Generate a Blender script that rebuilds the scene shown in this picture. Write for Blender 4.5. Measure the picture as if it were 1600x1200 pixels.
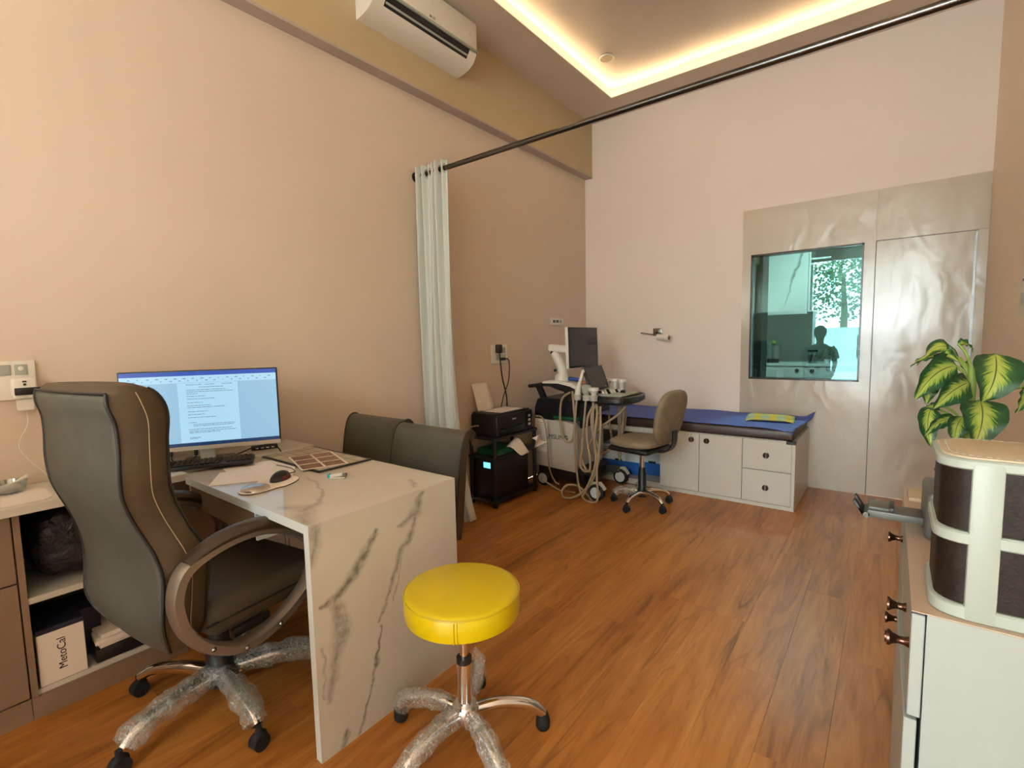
import bpy, bmesh, math, random
from mathutils import Vector, Matrix, noise
random.seed(7)
PI = math.pi
S = bpy.context.scene
for o in list(bpy.data.objects): bpy.data.objects.remove(o)
COL = S.collection

# ------------------------------------------------------------------ camera
F_PX, YAW, PITCH, ROLL, CAM_H = 763.6, math.radians(37.841), math.radians(5.143), math.radians(-1.182), 1.30
cy, sy, cp, sp = math.cos(YAW), math.sin(YAW), math.cos(PITCH), math.sin(PITCH)
fwd = Vector((-sy*cp, cy*cp, -sp)); right = Vector((cy, sy, 0)); up = right.cross(fwd)
r2 = right*math.cos(ROLL)+up*math.sin(ROLL); u2 = up*math.cos(ROLL)-right*math.sin(ROLL)
cd = bpy.data.cameras.new('camera'); cam = bpy.data.objects.new('camera', cd); COL.objects.link(cam)
cam.matrix_world = Matrix(((r2.x, u2.x, -fwd.x, 0), (r2.y, u2.y, -fwd.y, 0), (r2.z, u2.z, -fwd.z, CAM_H), (0, 0, 0, 1)))
cd.sensor_width = 36; cd.lens = F_PX*36/1600; cd.clip_start = 0.03; cd.clip_end = 200
S.camera = cam

# ------------------------------------------------------------------ world, exposure
W = bpy.data.worlds.new('world'); S.world = W; W.use_nodes = True
bgn = W.node_tree.nodes['Background']; bgn.inputs[0].default_value = (0.86, 0.95, 1.0, 1); bgn.inputs[1].default_value = 26.0
S.view_settings.view_transform = 'Standard'; S.view_settings.look = 'None'
S.view_settings.gamma = 1; S.view_settings.use_curve_mapping = False
S.view_settings.exposure = 0.62
LED_STRENGTH = 24.0
S.cycles.max_bounces = 10; S.cycles.diffuse_bounces = 5; S.cycles.glossy_bounces = 4
S.cycles.transparent_max_bounces = 12; S.cycles.sample_clamp_indirect = 6
S.cycles.use_adaptive_sampling = True; S.cycles.adaptive_threshold = .02; S.cycles.use_denoising = True; S.cycles.caustics_reflective = False; S.cycles.caustics_refractive = False

# the room (metres): left wall, right wall, back wall, wall behind the camera, soffit height
XL, XR, YB, YF, ZC = -2.66, 0.505, 4.77, -3.6, 3.53
# daylight comes in through the glazed entrance behind the camera: a light portal in that opening
pl = bpy.data.lights.new('entrance_portal', 'AREA'); pl.shape = 'RECTANGLE'; pl.size = 1.92; pl.size_y = 2.90
pl.cycles.is_portal = True
po = bpy.data.objects.new('entrance_portal', pl); COL.objects.link(po)
po.location = (-0.52, YF-0.13, 1.46); po.rotation_euler = (PI/2, 0, 0)   # faces +y, into the room

# a second daylight opening: added unseen left-wall window that lights the right wall
LWY0, LWY1, LWZ0, LWZ1 = -3.45, -1.85, 0.9, 2.5
p2 = bpy.data.lights.new('added_window_portal', 'AREA'); p2.shape = 'RECTANGLE'; p2.size = LWZ1-LWZ0; p2.size_y = LWY1-LWY0; p2.cycles.is_portal = True
p2o = bpy.data.objects.new('added_window_portal', p2); COL.objects.link(p2o); p2o.location = (XL-.11, (LWY0+LWY1)/2, (LWZ0+LWZ1)/2); p2o.rotation_euler = (0, -PI/2, 0)   # faces +x

# ------------------------------------------------------------------ materials
MATS = {}
def lin(c):  # sRGB 0-255 -> linear
    return tuple(((v/255)/12.92 if v/255 <= .04045 else ((v/255+.055)/1.055)**2.4) for v in c)
class NT:
    def __init__(s, name):
        s.m = bpy.data.materials.new(name); s.m.use_nodes = True; s.t = s.m.node_tree; s.n = s.t.nodes; s.l = s.t.links
        s.b = s.n['Principled BSDF']; MATS[name] = s.m
    def node(s, kind, **kw):
        x = s.n.new(kind)
        for k, v in kw.items():
            if k.startswith('i_'):
                key = k[2:]; x.inputs[int(key) if key.isdigit() else key.replace('_', ' ')].default_value = v
            else: setattr(x, k, v)
        return x
    def link(s, a, b): s.l.new(a, b)
    def coords(s, kind='Object', scale=(1, 1, 1), rot=(0, 0, 0)):
        tc = s.node('ShaderNodeTexCoord'); mp = s.node('ShaderNodeMapping')
        mp.inputs['Scale'].default_value = scale; mp.inputs['Rotation'].default_value = rot
        s.link(tc.outputs[kind], mp.inputs[0]); return mp.outputs[0]
    def ramp(s, fac, stops):
        r = s.node('ShaderNodeValToRGB'); e = r.color_ramp.elements
        while len(e) < len(stops): e.new(.5)
        for el, (p, c) in zip(e, stops): el.position = p; el.color = (*c, 1)
        s.link(fac, r.inputs[0]); return r.outputs[0]
    def noise(s, vec, scale, detail=3, rough=.5, dist=0):
        x = s.node('ShaderNodeTexNoise'); x.inputs['Scale'].default_value = scale; x.inputs['Detail'].default_value = detail
        x.inputs['Roughness'].default_value = rough; x.inputs['Distortion'].default_value = dist
        if vec is not None: s.link(vec, x.inputs['Vector'])
        return x.outputs['Fac']
    def mix(s, fac, a, b, blend='MIX'):
        x = s.node('ShaderNodeMixRGB', blend_type=blend)
        for i, v in ((0, fac), (1, a), (2, b)):
            if hasattr(v, 'links'): s.link(v, x.inputs[i])
            elif i == 0: x.inputs[0].default_value = v
            else: x.inputs[i].default_value = (*v, 1)
        return x.outputs[0]
    def math(s, op, a, b=0.0):
        x = s.node('ShaderNodeMath', operation=op)
        for i, v in ((0, a), (1, b)):
            if hasattr(v, 'links'): s.link(v, x.inputs[i])
            else: x.inputs[i].default_value = v
        return x.outputs[0]
    def bump(s, h, strength, dist):
        b = s.node('ShaderNodeBump'); b.inputs['Strength'].default_value = strength; b.inputs['Distance'].default_value = dist
        s.link(h, b.inputs['Height']); s.link(b.outputs[0], s.b.inputs['Normal'])
def P(name, rgb, rough=.5, metal=0, var=None, bump=None, spec=.5, coat=0, sheen=0, emit=None):
    """plain principled material; rgb in sRGB 0-255; var=(scale, rgb2); bump=(scale, strength, distance)"""
    t = NT(name); b = t.b
    b.inputs['Base Color'].default_value = (*lin(rgb), 1); b.inputs['Roughness'].default_value = rough; b.inputs['Metallic'].default_value = metal
    b.inputs['Specular IOR Level'].default_value = spec; b.inputs['Coat Weight'].default_value = coat; b.inputs['Coat Roughness'].default_value = .08
    if sheen: b.inputs['Sheen Weight'].default_value = sheen
    if var: t.link(t.mix(t.ramp(t.noise(t.coords(), var[0], 5, .6), [(.35, (0, 0, 0)), (.65, (1, 1, 1))]), lin(rgb), lin(var[1])), b.inputs['Base Color'])
    if bump: t.bump(t.noise(t.coords(), bump[0], 4, .6), bump[1], bump[2])
    if emit: b.inputs['Emission Color'].default_value = (*lin(emit[0]), 1); b.inputs['Emission Strength'].default_value = emit[1]
    return t.m
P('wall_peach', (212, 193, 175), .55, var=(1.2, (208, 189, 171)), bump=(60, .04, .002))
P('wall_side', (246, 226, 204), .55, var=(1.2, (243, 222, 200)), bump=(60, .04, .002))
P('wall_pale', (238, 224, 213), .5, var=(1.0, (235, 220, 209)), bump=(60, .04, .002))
P('ceiling_paint', (206, 190, 172), .6, var=(1.5, (201, 184, 166)))
P('beam_paint', (190, 168, 130), .55, var=(1.3, (183, 161, 124)))
P('beam_underside', (176, 160, 150), .6)
P('white_laminate', (204, 200, 190), .32, var=(2, (199, 194, 183)))
P('tan_laminate', (138, 116, 96), .4, var=(3, (131, 109, 90)))
P('top_laminate', (186, 160, 138), .35)
P('grey_laminate', (158, 163, 158), .34, var=(2, (153, 158, 153)))
P('edge_white', (214, 224, 226), .35)
P('chrome', (225, 225, 228), .10, 1)
P('steel', (150, 148, 145), .22, 1)
P('dark_steel', (98, 96, 94), .22, 1)
P('black_plastic', (22, 22, 24), .42)
P('black_gloss', (14, 14, 16), .12)
P('black_rubber', (16, 16, 17), .75)
P('dark_grey_plastic', (88, 86, 80), .45)
P('white_plastic', (226, 222, 212), .35)
P('ivory_plastic', (160, 167, 156), .4)
P('grey_plastic', (188, 184, 174), .4)
P('cable_beige', (158, 140, 116), .55)
P('paper', (232, 222, 212), .75)
P('paper_print', (120, 112, 108), .75)
P('cover_blue', (24, 30, 54), .5)
P('yellow_vinyl', (204, 178, 0), .36, bump=(90, .08, .002), coat=.15)
P('yellow_piping', (188, 162, 2), .4)
P('chair_leather', (74, 68, 58), .52, var=(7, (80, 72, 58)), bump=(220, .15, .002))
P('chair_rear', (86, 86, 77), .6, var=(9, (78, 78, 70)), bump=(220, .15, .002))
P('chair_side', (84, 69, 47), .55, var=(6, (72, 58, 40)), bump=(220, .15, .002))
P('piping_dark', (34, 30, 26), .5)
P('stitch', (168, 150, 118), .7)
P('arm_silver', (146, 134, 122), .34, .6)
P('arm_pad', (66, 52, 40), .42, var=(9, (56, 44, 34)))
P('visitor_leather', (74, 72, 62), .45, var=(8, (64, 60, 51)), bump=(160, .15, .002))
P('visitor_side', (62, 52, 36), .5)
P('beige_fabric', (138, 124, 100), .75, var=(14, (124, 110, 88)), bump=(300, .25, .002))
P('sheet_blue', (84, 108, 196), .7, bump=(9, .35, .02))
P('mattress_brown', (58, 40, 34), .42, bump=(30, .15, .004))
P('copper', (92, 66, 54), .22, 1)
P('knob_brown', (52, 34, 30), .25)
P('box_blue', (30, 92, 170), .5)
P('box_white', (196, 206, 210), .55)
P('green_card', (18, 104, 66), .5, var=(12, (12, 84, 54)))
P('pantry_white', (206, 212, 208), .4)
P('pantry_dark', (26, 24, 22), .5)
P('skin', (150, 110, 88), .55)
P('tshirt', (70, 74, 82), .8)
P('trousers', (46, 48, 56), .8)
P('hair', (22, 18, 16), .6)
P('bark', (96, 78, 60), .9, bump=(20, .5, .02))
P('leaf_outdoor', (70, 92, 56), .7, var=(3, (96, 116, 76)))
P('pavement', (196, 194, 188), .85, var=(2, (184, 182, 176)))
P('terracotta', (150, 88, 62), .7)
P('soil', (48, 36, 28), .95)
P('stalk_green', (128, 150, 62), .45)
P('led', (255, 220, 150), .5, emit=((255, 231, 188), LED_STRENGTH))
P('lip_glow', (240, 226, 190), .5, emit=((255, 232, 180), .6))  # weak emission stands in for light falling on the cove lip
P('lamp_face', (196, 172, 138), .4)
P('screen_grey', (12, 14, 16), .3, emit=((142, 184, 212), .72))
P('screen_page', (12, 14, 16), .3, emit=((164, 206, 230), .74))
P('screen_bar', (6, 8, 14), .3, emit=((14, 66, 160), .8))
P('screen_task', (6, 8, 12), .3, emit=((18, 50, 88), .7))
P('screen_text', (8, 8, 10), .4, emit=((62, 84, 104), .8))
P('icon_blue', (150, 215, 255), .3, emit=((120, 205, 255), 1.0))
P('mouse_red', (120, 40, 28), .4)
P('teal_plastic', (36, 150, 160), .35)
P('photo_brown', (92, 58, 46), .3, var=(60, (150, 108, 84)))
P('pad_board', (176, 168, 148), .5)
P('ink', (34, 40, 44), .6)
P('tissue_blue', (30, 70, 150), .6)
P('rug_red', (190, 90, 70), .7, var=(60, (220, 150, 110)))

def fabric_curtain():
    t = NT('curtain_cloth'); t.b.inputs['Base Color'].default_value = (*lin((192, 195, 188)), 1); t.b.inputs['Roughness'].default_value = .8
    t.b.inputs['Sheen Weight'].default_value = .2
    t.bump(t.noise(t.coords(scale=(1, 1, .2)), 300, 2), .12, .002)
fabric_curtain()
def floor_wood():
    t = NT('floor_wood'); oi = t.node('ShaderNodeObjectInfo'); ge = t.node('ShaderNodeNewGeometry')
    add = t.node('ShaderNodeVectorMath', operation='ADD'); mul = t.node('ShaderNodeVectorMath', operation='SCALE')
    cb = t.node('ShaderNodeCombineXYZ'); t.link(oi.outputs['Random'], cb.inputs[1]); t.link(oi.outputs['Random'], cb.inputs[2])
    mul.inputs['Scale'].default_value = 3.0; t.link(cb.outputs[0], mul.inputs[0])
    t.link(ge.outputs['Position'], add.inputs[0]); t.link(mul.outputs[0], add.inputs[1])
    def mp(vec, sc):
        x = t.node('ShaderNodeMapping'); x.inputs['Scale'].default_value = sc; t.link(vec, x.inputs[0]); return x.outputs[0]
    v = mp(add.outputs[0], (1, .09, .25)); w = mp(ge.outputs['Position'], (1, .16, 1))
    n1 = t.noise(v, 13, 7, .66, 1.6); n2 = t.noise(v, 44, 5, .65, 1.0); n3 = t.noise(w, 3.2, 4, .55, .8)
    f = t.math('ADD', t.math('MULTIPLY', n1, .55), t.math('MULTIPLY', n3, .45))
    col = t.ramp(f, [(.36, lin((122, 70, 24))), (.45, lin((162, 100, 42))), (.54, lin((180, 117, 54))), (.66, lin((196, 136, 74)))])
    col = t.mix(t.ramp(n2, [(.56, (0, 0, 0)), (.74, (.5, .5, .5))]), col, lin((112, 60, 22)))
    crack = t.ramp(t.math('ABSOLUTE', t.math('SUBTRACT', t.noise(v, 7, 2, .4, .25), .5)), [(0, (1, 1, 1)), (.010, (0, 0, 0))])
    gate = t.ramp(t.noise(w, 4.5, 2, .5), [(.50, (0, 0, 0)), (.66, (.7, .7, .7))])
    col = t.mix(t.math('MULTIPLY', crack, gate), col, lin((92, 50, 24)))
    hs = t.node('ShaderNodeHueSaturation'); t.link(col, hs.inputs['Color'])
    t.link(t.math('ADD', t.math('MULTIPLY', oi.outputs['Random'], .07), .965), hs.inputs['Value']); t.link(hs.outputs[0], t.b.inputs['Base Color'])
    t.b.inputs['Roughness'].default_value = .38; t.b.inputs['Specular IOR Level'].default_value = .4
    t.bump(n2, .1, .002)
floor_wood()
def marble(name, base, vein, rot, sc=1.0, gloss=.14, thr=.035, seed=0.0):
    t = NT(name); tc = t.node('ShaderNodeTexCoord'); mp = t.node('ShaderNodeMapping')
    mp.inputs['Rotation'].default_value = rot; mp.inputs['Location'].default_value = (seed, seed*.7, seed*1.3); t.link(tc.outputs['Object'], mp.inputs[0])
    m2 = t.node('ShaderNodeMapping'); m2.inputs['Scale'].default_value = (sc*2.4, sc*2.4, sc*.75); t.link(mp.outputs[0], m2.inputs[0]); v = m2.outputs[0]
    n1 = t.noise(v, 1.5, 6, .55, .9); d = t.math('ABSOLUTE', t.math('SUBTRACT', n1, .5))
    n2 = t.noise(v, 1.1, 2, .5); gate = t.ramp(n2, [(.47, (0, 0, 0)), (.60, (1, 1, 1))])
    core = t.ramp(d, [(0, (1, 1, 1)), (thr*.5, (.75, .75, .75)), (thr, (0, 0, 0))])
    halo = t.ramp(d, [(0, (.5, .5, .5)), (thr*2.6, (0, 0, 0))])
    brk = t.ramp(t.noise(v, 14, 4, .7), [(.35, (.25, .25, .25)), (.6, (1, 1, 1))])
    m = t.math('MULTIPLY', t.math('MULTIPLY', t.math('MAXIMUM', core, halo), gate), brk)
    t.link(t.mix(m, lin(base), lin(vein)), t.b.inputs['Base Color']); t.b.inputs['Roughness'].default_value = gloss
def veined(name, base, vein, ua, va, veins, gloss):
    """laminate with printed veins: polylines [(u, v, half width, strength)...] in the object's own plane, frayed by noise"""
    t = NT(name); tc = t.node('ShaderNodeTexCoord'); sp = t.node('ShaderNodeSeparateXYZ'); t.link(tc.outputs['Object'], sp.inputs[0])
    warp = t.node('ShaderNodeTexNoise'); warp.inputs['Scale'].default_value = 16; warp.inputs['Detail'].default_value = 4; t.link(tc.outputs['Object'], warp.inputs['Vector'])
    ws = t.node('ShaderNodeSeparateXYZ'); t.link(warp.outputs['Color'], ws.inputs[0])
    u = t.math('ADD', sp.outputs[ua], t.math('MULTIPLY', t.math('SUBTRACT', ws.outputs[0], .5), .045)); v = t.math('ADD', sp.outputs[va], t.math('MULTIPLY', t.math('SUBTRACT', ws.outputs[1], .5), .045))
    total = None
    for pl_ in veins:
        for (u0, v0, w0, s0), (u1, v1, w1, s1) in zip(pl_, pl_[1:]):
            du, dv = u1-u0, v1-v0; L2 = du*du+dv*dv
            pu = t.math('SUBTRACT', u, u0); pv = t.math('SUBTRACT', v, v0)
            h = t.node('ShaderNodeMath', operation='DIVIDE', use_clamp=True); t.link(t.math('ADD', t.math('MULTIPLY', pu, du), t.math('MULTIPLY', pv, dv)), h.inputs[0]); h.inputs[1].default_value = L2; h = h.outputs[0]
            eu = t.math('SUBTRACT', pu, t.math('MULTIPLY', h, du)); ev = t.math('SUBTRACT', pv, t.math('MULTIPLY', h, dv))
            d = t.math('SQRT', t.math('ADD', t.math('MULTIPLY', eu, eu), t.math('MULTIPLY', ev, ev)))
            w = t.math('ADD', t.math('MULTIPLY', h, (w1-w0)*1.6), w0*1.6); f = t.math('MULTIPLY', t.math('MAXIMUM', t.math('SUBTRACT', 1.0, t.math('DIVIDE', d, w)), 0.0), (s0+s1)/2*1.25)
            total = f if total is None else t.math('MAXIMUM', total, f)
    tex = t.ramp(t.noise(t.coords(), 38, 6, .75), [(.30, (.35, .35, .35)), (.62, (1, 1, 1))])
    m = t.math('MINIMUM', t.math('MULTIPLY', total, tex), .85); faint = t.ramp(t.noise(t.coords(), 4, 3), [(.4, (0, 0, 0)), (.8, (.10, .10, .10))])
    t.link(t.mix(t.math('MAXIMUM', m, faint), lin(base), lin(vein)), t.b.inputs['Base Color']); t.b.inputs['Roughness'].default_value = gloss
veined('marble_panel', (200, 197, 188), (96, 94, 84), 1, 2, [
    [(.245, .675, .006, .7), (.19, .61, .018, .9), (.14, .55, .020, .9), (.073, .504, .014, .8), (.020, .500, .006, .8)],
    [(.073, .504, .014, .7), (.092, .39, .030, .6), (.060, .29, .020, .5), (.036, .185, .008, .5)],
    [(.445, .745, .008, .6), (.415, .685, .026, .8), (.33, .652, .006, .5)], [(.425, .70, .010, .5), (.40, .63, .012, .7), (.328, .544, .012, .6), (.268, .417, .007, .7), (.24, .349, .005, .5)],
    [(.352, .57, .004, .4), (.30, .40, .004, .4)], [(.24, .325, .004, .9), (.211, .203, .007, .9), (.182, .109, .005, .8), (.134, .01, .008, .7)],
    [(.016, .745, .022, .7), (.020, .697, .018, .6), (.004, .633, .010, .5)], [(.10, .05, .010, .7), (.076, .004, .010, .7)], [(.024, .37, .006, .4), (.022, .203, .004, .4)], [(.108, .43, .005, .5), (.115, .38, .007, .5), (.098, .34, .004, .4)]], .22)
veined('pantry_vein', (208, 214, 210), (70, 78, 74), 0, 2, [[(.44, .80, .016, .8), (.40, .60, .014, .8), (.33, .44, .016, .9), (.31, .30, .009, .7), (.27, .14, .008, .5), (.24, .08, .004, .4)], [(.20, .46, .005, .5), (.28, .46, .005, .4)]], .25)
veined('marble_top', (202, 194, 182), (112, 104, 94), 0, 1, [
    [(-.51, .289, .004, .4), (-.39, .261, .005, .5), (-.25, .197, .006, .5), (-.17, .142, .010, .5), (-.15, .075, .030, .55), (-.03, .01, .035, .5)], [(-.15, .09, .03, .5), (-.22, .05, .02, .4)], [(-.12, .50, .012, .4), (-.04, .445, .014, .4)], [(-.80, .05, .016, .5), (-.72, .02, .012, .4)]], .07)
marble('marble_pantry', (208, 214, 210), (90, 96, 92), (.2, .5, .1), .9, .25, .022, 2.4)
def glossy_panel():
    t = NT('beige_gloss_film'); b = t.b; b.inputs['Base Color'].default_value = (*lin((188, 174, 156)), 1)
    b.inputs['Roughness'].default_value = .26; b.inputs['Specular IOR Level'].default_value = .8; b.inputs['Coat Weight'].default_value = .55; b.inputs['Coat Roughness'].default_value = .12
    v = t.coords(scale=(1, 1, .55)); h = t.math('ADD', t.math('MULTIPLY', t.noise(v, 4.2, 2, .5, .8), .8), t.math('MULTIPLY', t.noise(v, 14, 3, .55), .16)); t.bump(h, .42, .035)
glossy_panel()
def glass(name, tr, gl, fac, rough=0.0):
    t = NT(name); t.n.remove(t.b); out = t.n['Material Output']
    a = t.node('ShaderNodeBsdfTransparent'); g = t.node('ShaderNodeBsdfGlossy'); mx = t.node('ShaderNodeMixShader')
    a.inputs[0].default_value = (*tr, 1); g.inputs[0].default_value = (*gl, 1); g.inputs['Roughness'].default_value = rough; mx.inputs[0].default_value = fac
    t.link(a.outputs[0], mx.inputs[1]); t.link(g.outputs[0], mx.inputs[2]); t.link(mx.outputs[0], out.inputs[0])
glass('tinted_glass', (.40, .56, .56), (.46, .86, .88), .11)
glass('clear_glass', (.93, .96, .95), (.9, .95, .95), .07)
glass('jar_glass', (.72, .78, .78), (1, 1, 1), .25, .05)
glass('gel', (.75, .73, .68), (.95, .95, .95), .38, .12)
def bubble_wrap():
    t = NT('bubble_film'); out = t.n['Material Output']; b = t.b
    b.inputs['Base Color'].default_value = (*lin((206, 208, 200)), 1); b.inputs['Roughness'].default_value = .18; b.inputs['Specular IOR Level'].default_value = .8
    v = t.coords(); vo = t.node('ShaderNodeTexVoronoi'); vo.inputs['Scale'].default_value = 150; t.link(v, vo.inputs['Vector'])
    t.bump(vo.outputs['Distance'], .7, .004)
    a = t.node('ShaderNodeBsdfTransparent'); mx = t.node('ShaderNodeMixShader')
    fac = t.ramp(t.noise(v, 120, 2, .6), [(.3, (.15, .15, .15)), (.7, (.5, .5, .5))])
    t.link(fac, mx.inputs[0]); t.link(a.outputs[0], mx.inputs[1]); t.link(b.outputs[0], mx.inputs[2]); t.link(mx.outputs[0], out.inputs[0])
bubble_wrap()
def leaf_mat():
    t = NT('variegated_leaf'); uv = t.node('ShaderNodeUVMap'); sx = t.node('ShaderNodeSeparateXYZ'); t.link(uv.outputs[0], sx.inputs[0])
    au = t.math('ABSOLUTE', t.math('SUBTRACT', sx.outputs[0], .5))
    # feathered vein pattern: noise stretched along the side veins
    mp = t.node('ShaderNodeCombineXYZ'); t.link(t.math('MULTIPLY', au, 2.2), mp.inputs[0]); t.link(t.math('SUBTRACT', t.math('MULTIPLY', sx.outputs[1], 18), t.math('MULTIPLY', au, 14)), mp.inputs[1])
    oi = t.node('ShaderNodeObjectInfo'); t.link(t.math('MULTIPLY', oi.outputs['Random'], 20), mp.inputs[2])
    n = t.noise(mp.outputs[0], 1.3, 3, .6); d = t.math('ADD', au, t.math('MULTIPLY', t.math('SUBTRACT', n, .5), .62))
    col = t.ramp(d, [(.10, lin((160, 168, 76))), (.20, lin((118, 142, 50))), (.25, lin((34, 80, 32))), (.4, lin((24, 66, 32)))])
    col = t.mix(t.ramp(au, [(.008, (1, 1, 1)), (.02, (0, 0, 0))]), col, lin((44, 70, 36)))
    t.link(col, t.b.inputs['Base Color']); t.b.inputs['Roughness'].default_value = .5
leaf_mat()
def towel_mat():
    t = NT('towel_check'); v = t.coords(); s = t.node('ShaderNodeSeparateXYZ'); t.link(v, s.inputs[0])
    wx = t.math('GREATER_THAN', t.math('FRACT', t.math('MULTIPLY', s.outputs[0], 9)), .45); wy = t.math('GREATER_THAN', t.math('FRACT', t.math('MULTIPLY', s.outputs[1], 9)), .45)
    c = t.mix(wx, lin((206, 190, 70)), lin((158, 190, 160))); c2 = t.mix(wy, c, lin((214, 202, 96))); t.link(t.mix(.5, c, c2), t.b.inputs['Base Color']); t.b.inputs['Roughness'].default_value = .9
towel_mat()
def weave_mat():
    t = NT('brown_leatherette'); v = t.coords(); t.link(t.mix(t.ramp(t.noise(v, 90, 4, .7), [(.35, (0, 0, 0)), (.7, (1, 1, 1))]), lin((27, 19, 14)), lin((44, 31, 23))), t.b.inputs['Base Color'])
    t.b.inputs['Roughness'].default_value = .48; t.b.inputs['Specular IOR Level'].default_value = .22; t.bump(t.noise(v, 160, 3), .3, .002)
weave_mat()
def lid_mat():
    t = NT('tan_lid'); v = t.coords(); t.link(t.mix(t.ramp(t.noise(v, 120, 4, .7), [(.35, (0, 0, 0)), (.7, (1, 1, 1))]), lin((196, 176, 146)), lin((182, 162, 132))), t.b.inputs['Base Color'])
    t.b.inputs['Roughness'].default_value = .5; t.bump(t.noise(v, 150, 3), .3, .002)
lid_mat()
def black_bag():
    t = NT('black_bag'); t.b.inputs['Base Color'].default_value = (*lin((14, 16, 18)), 1); t.b.inputs['Roughness'].default_value = .28
    t.bump(t.noise(t.coords(), 14, 5, .65, 1.2), .9, .03)
black_bag()

# ------------------------------------------------------------------ mesh builder
class MB:
    def __init__(s): s.bm = bmesh.new(); s.uv = None
    def _join(s, b2):
        me = bpy.data.meshes.new('tmp'); b2.to_mesh(me); b2.free(); s.bm.from_mesh(me); bpy.data.meshes.remove(me)
    def box(s, x0, x1, y0, y1, z0, z1, bev=0, seg=2, mtx=None):
        b = bmesh.new(); bmesh.ops.create_cube(b, size=1)
        for v in b.verts: v.co = Vector(((x0+x1)/2+v.co.x*(x1-x0), (y0+y1)/2+v.co.y*(y1-y0), (z0+z1)/2+v.co.z*(z1-z0)))
        if bev: bmesh.ops.bevel(b, geom=list(b.edges), offset=bev, segments=seg, profile=.5, affect='EDGES')
        if mtx is not None: bmesh.ops.transform(b, matrix=mtx, verts=b.verts)
        s._join(b); return s
    def ring_loft(s, rings, cap=True, closed=False):
        vs = [[s.bm.verts.new(p) for p in r] for r in rings]; n = len(vs[0]); m = len(vs)
        for i in range(m if closed else m-1):
            a, b = vs[i], vs[(i+1) % m]
            for j in range(n): s.bm.faces.new((a[j], a[(j+1) % n], b[(j+1) % n], b[j]))
        if cap and not closed: s.bm.faces.new(list(reversed(vs[0]))); s.bm.faces.new(vs[-1])
        return s
    def tube(s, pts, r, n=10, closed=False, flat=None, upv=(0, 0, 1), cap=True):
        """sweep a circle of radius r (number or list), or a flat (w,h) section, along pts"""
        pts = [Vector(p) for p in pts]; m = len(pts); rings = []; prev = None
        for i, p in enumerate(pts):
            a = pts[(i-1) % m] if (closed or i > 0) else p; b = pts[(i+1) % m] if (closed or i < m-1) else p
            t = (b-a).normalized() if (b-a).length > 1e-9 else Vector((0, 0, 1))
            if flat: u = Vector(upv)
            else:
                u = prev if prev is not None else (Vector((0, 0, 1)) if abs(t.z) < .9 else Vector((1, 0, 0)))
            u = (u-t*u.dot(t)).normalized(); w = t.cross(u); prev = u
            if flat:
                fw, fh = flat; rings.append([p+w*(sx*fw/2)+u*(sz*fh/2) for sx, sz in ((-1, -1), (1, -1), (1, 1), (-1, 1))])
            else:
                rr = r[i] if isinstance(r, (list, tuple)) else r
                rings.append([p+(u*math.cos(2*PI*k/n)+w*math.sin(2*PI*k/n))*rr for k in range(n)])
        return s.ring_loft(rings, cap, closed)
    def cyl(s, p0, p1, r0, r1=None, n=20): return s.tube([p0, p1], [r0, r0 if r1 is None else r1], n)
    def lathe(s, prof, c=(0, 0, 0), n=28, axis='Z'):
        rings = []
        for r, z in prof:
            rg = []
            for k in range(n):
                a = 2*PI*k/n; x, y = r*math.cos(a), r*math.sin(a)
                q = (x, y, z) if axis == 'Z' else ((z, x, y) if axis == 'X' else (y, z, x))
                rg.append(Vector(c)+Vector(q))
            rings.append(rg)
        return s.ring_loft(rings)
    def prism(s, poly, axis, a, b):
        f = {'X': lambda u, v, w: (w, u, v), 'Y': lambda u, v, w: (u, w, v), 'Z': lambda u, v, w: (u, v, w)}[axis]
        return s.ring_loft([[f(u, v, a) for u, v in poly], [f(u, v, b) for u, v in poly]])
    def grid(s, fn, nu, nv, uv=False):
        vs = [[s.bm.verts.new(fn(i/nu, j/nv)) for j in range(nv+1)] for i in range(nu+1)]
        if uv: s.uv = s.bm.loops.layers.uv.new('UVMap')
        for i in range(nu):
            for j in range(nv):
                fc = s.bm.faces.new((vs[i][j], vs[i+1][j], vs[i+1][j+1], vs[i][j+1]))
                if uv:
                    for lp, (a, b) in zip(fc.loops, ((i, j), (i+1, j), (i+1, j+1), (i, j+1))): lp[s.uv].uv = (a/nu, b/nv)
        return s
    def ball(s, c, r, n=16, sc=(1, 1, 1)):
        b = bmesh.new(); bmesh.ops.create_uvsphere(b, u_segments=n, v_segments=max(6, n//2), radius=r)
        for v in b.verts: v.co = Vector((c[0]+v.co.x*sc[0], c[1]+v.co.y*sc[1], c[2]+v.co.z*sc[2]))
        s._join(b); return s
    def jitter(s, amp, scale=8):
        for v in s.bm.verts: v.co += noise.noise_vector(v.co*scale)*amp
        return s
    def xf(s, m): bmesh.ops.transform(s.bm, matrix=m, verts=s.bm.verts); return s
    def mesh(s, name, mat, smooth=40):
        me = bpy.data.meshes.new(name); bmesh.ops.recalc_face_normals(s.bm, faces=s.bm.faces) if not s.uv else None
        s.bm.to_mesh(me); s.bm.free()
        if mat: me.materials.append(MATS[mat])
        if smooth: me.shade_smooth(); me.set_sharp_from_angle(angle=math.radians(smooth))
        return me
    def put(s, name, mat, parent=None, smooth=40, label=None, solid=0):
        o = bpy.data.objects.new(name, s.mesh(name, mat, smooth)); COL.objects.link(o)
        if parent is not None: o.parent = parent
        if label: o['label'] = label
        if solid: md = o.modifiers.new('thickness', 'SOLIDIFY'); md.thickness = solid; md.offset = 0
        return o
def link_mesh(name, me, parent=None, loc=(0, 0, 0), rot=(0, 0, 0)):
    o = bpy.data.objects.new(name, me); COL.objects.link(o); o.parent = parent; o.location = loc; o.rotation_euler = rot; return o
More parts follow.
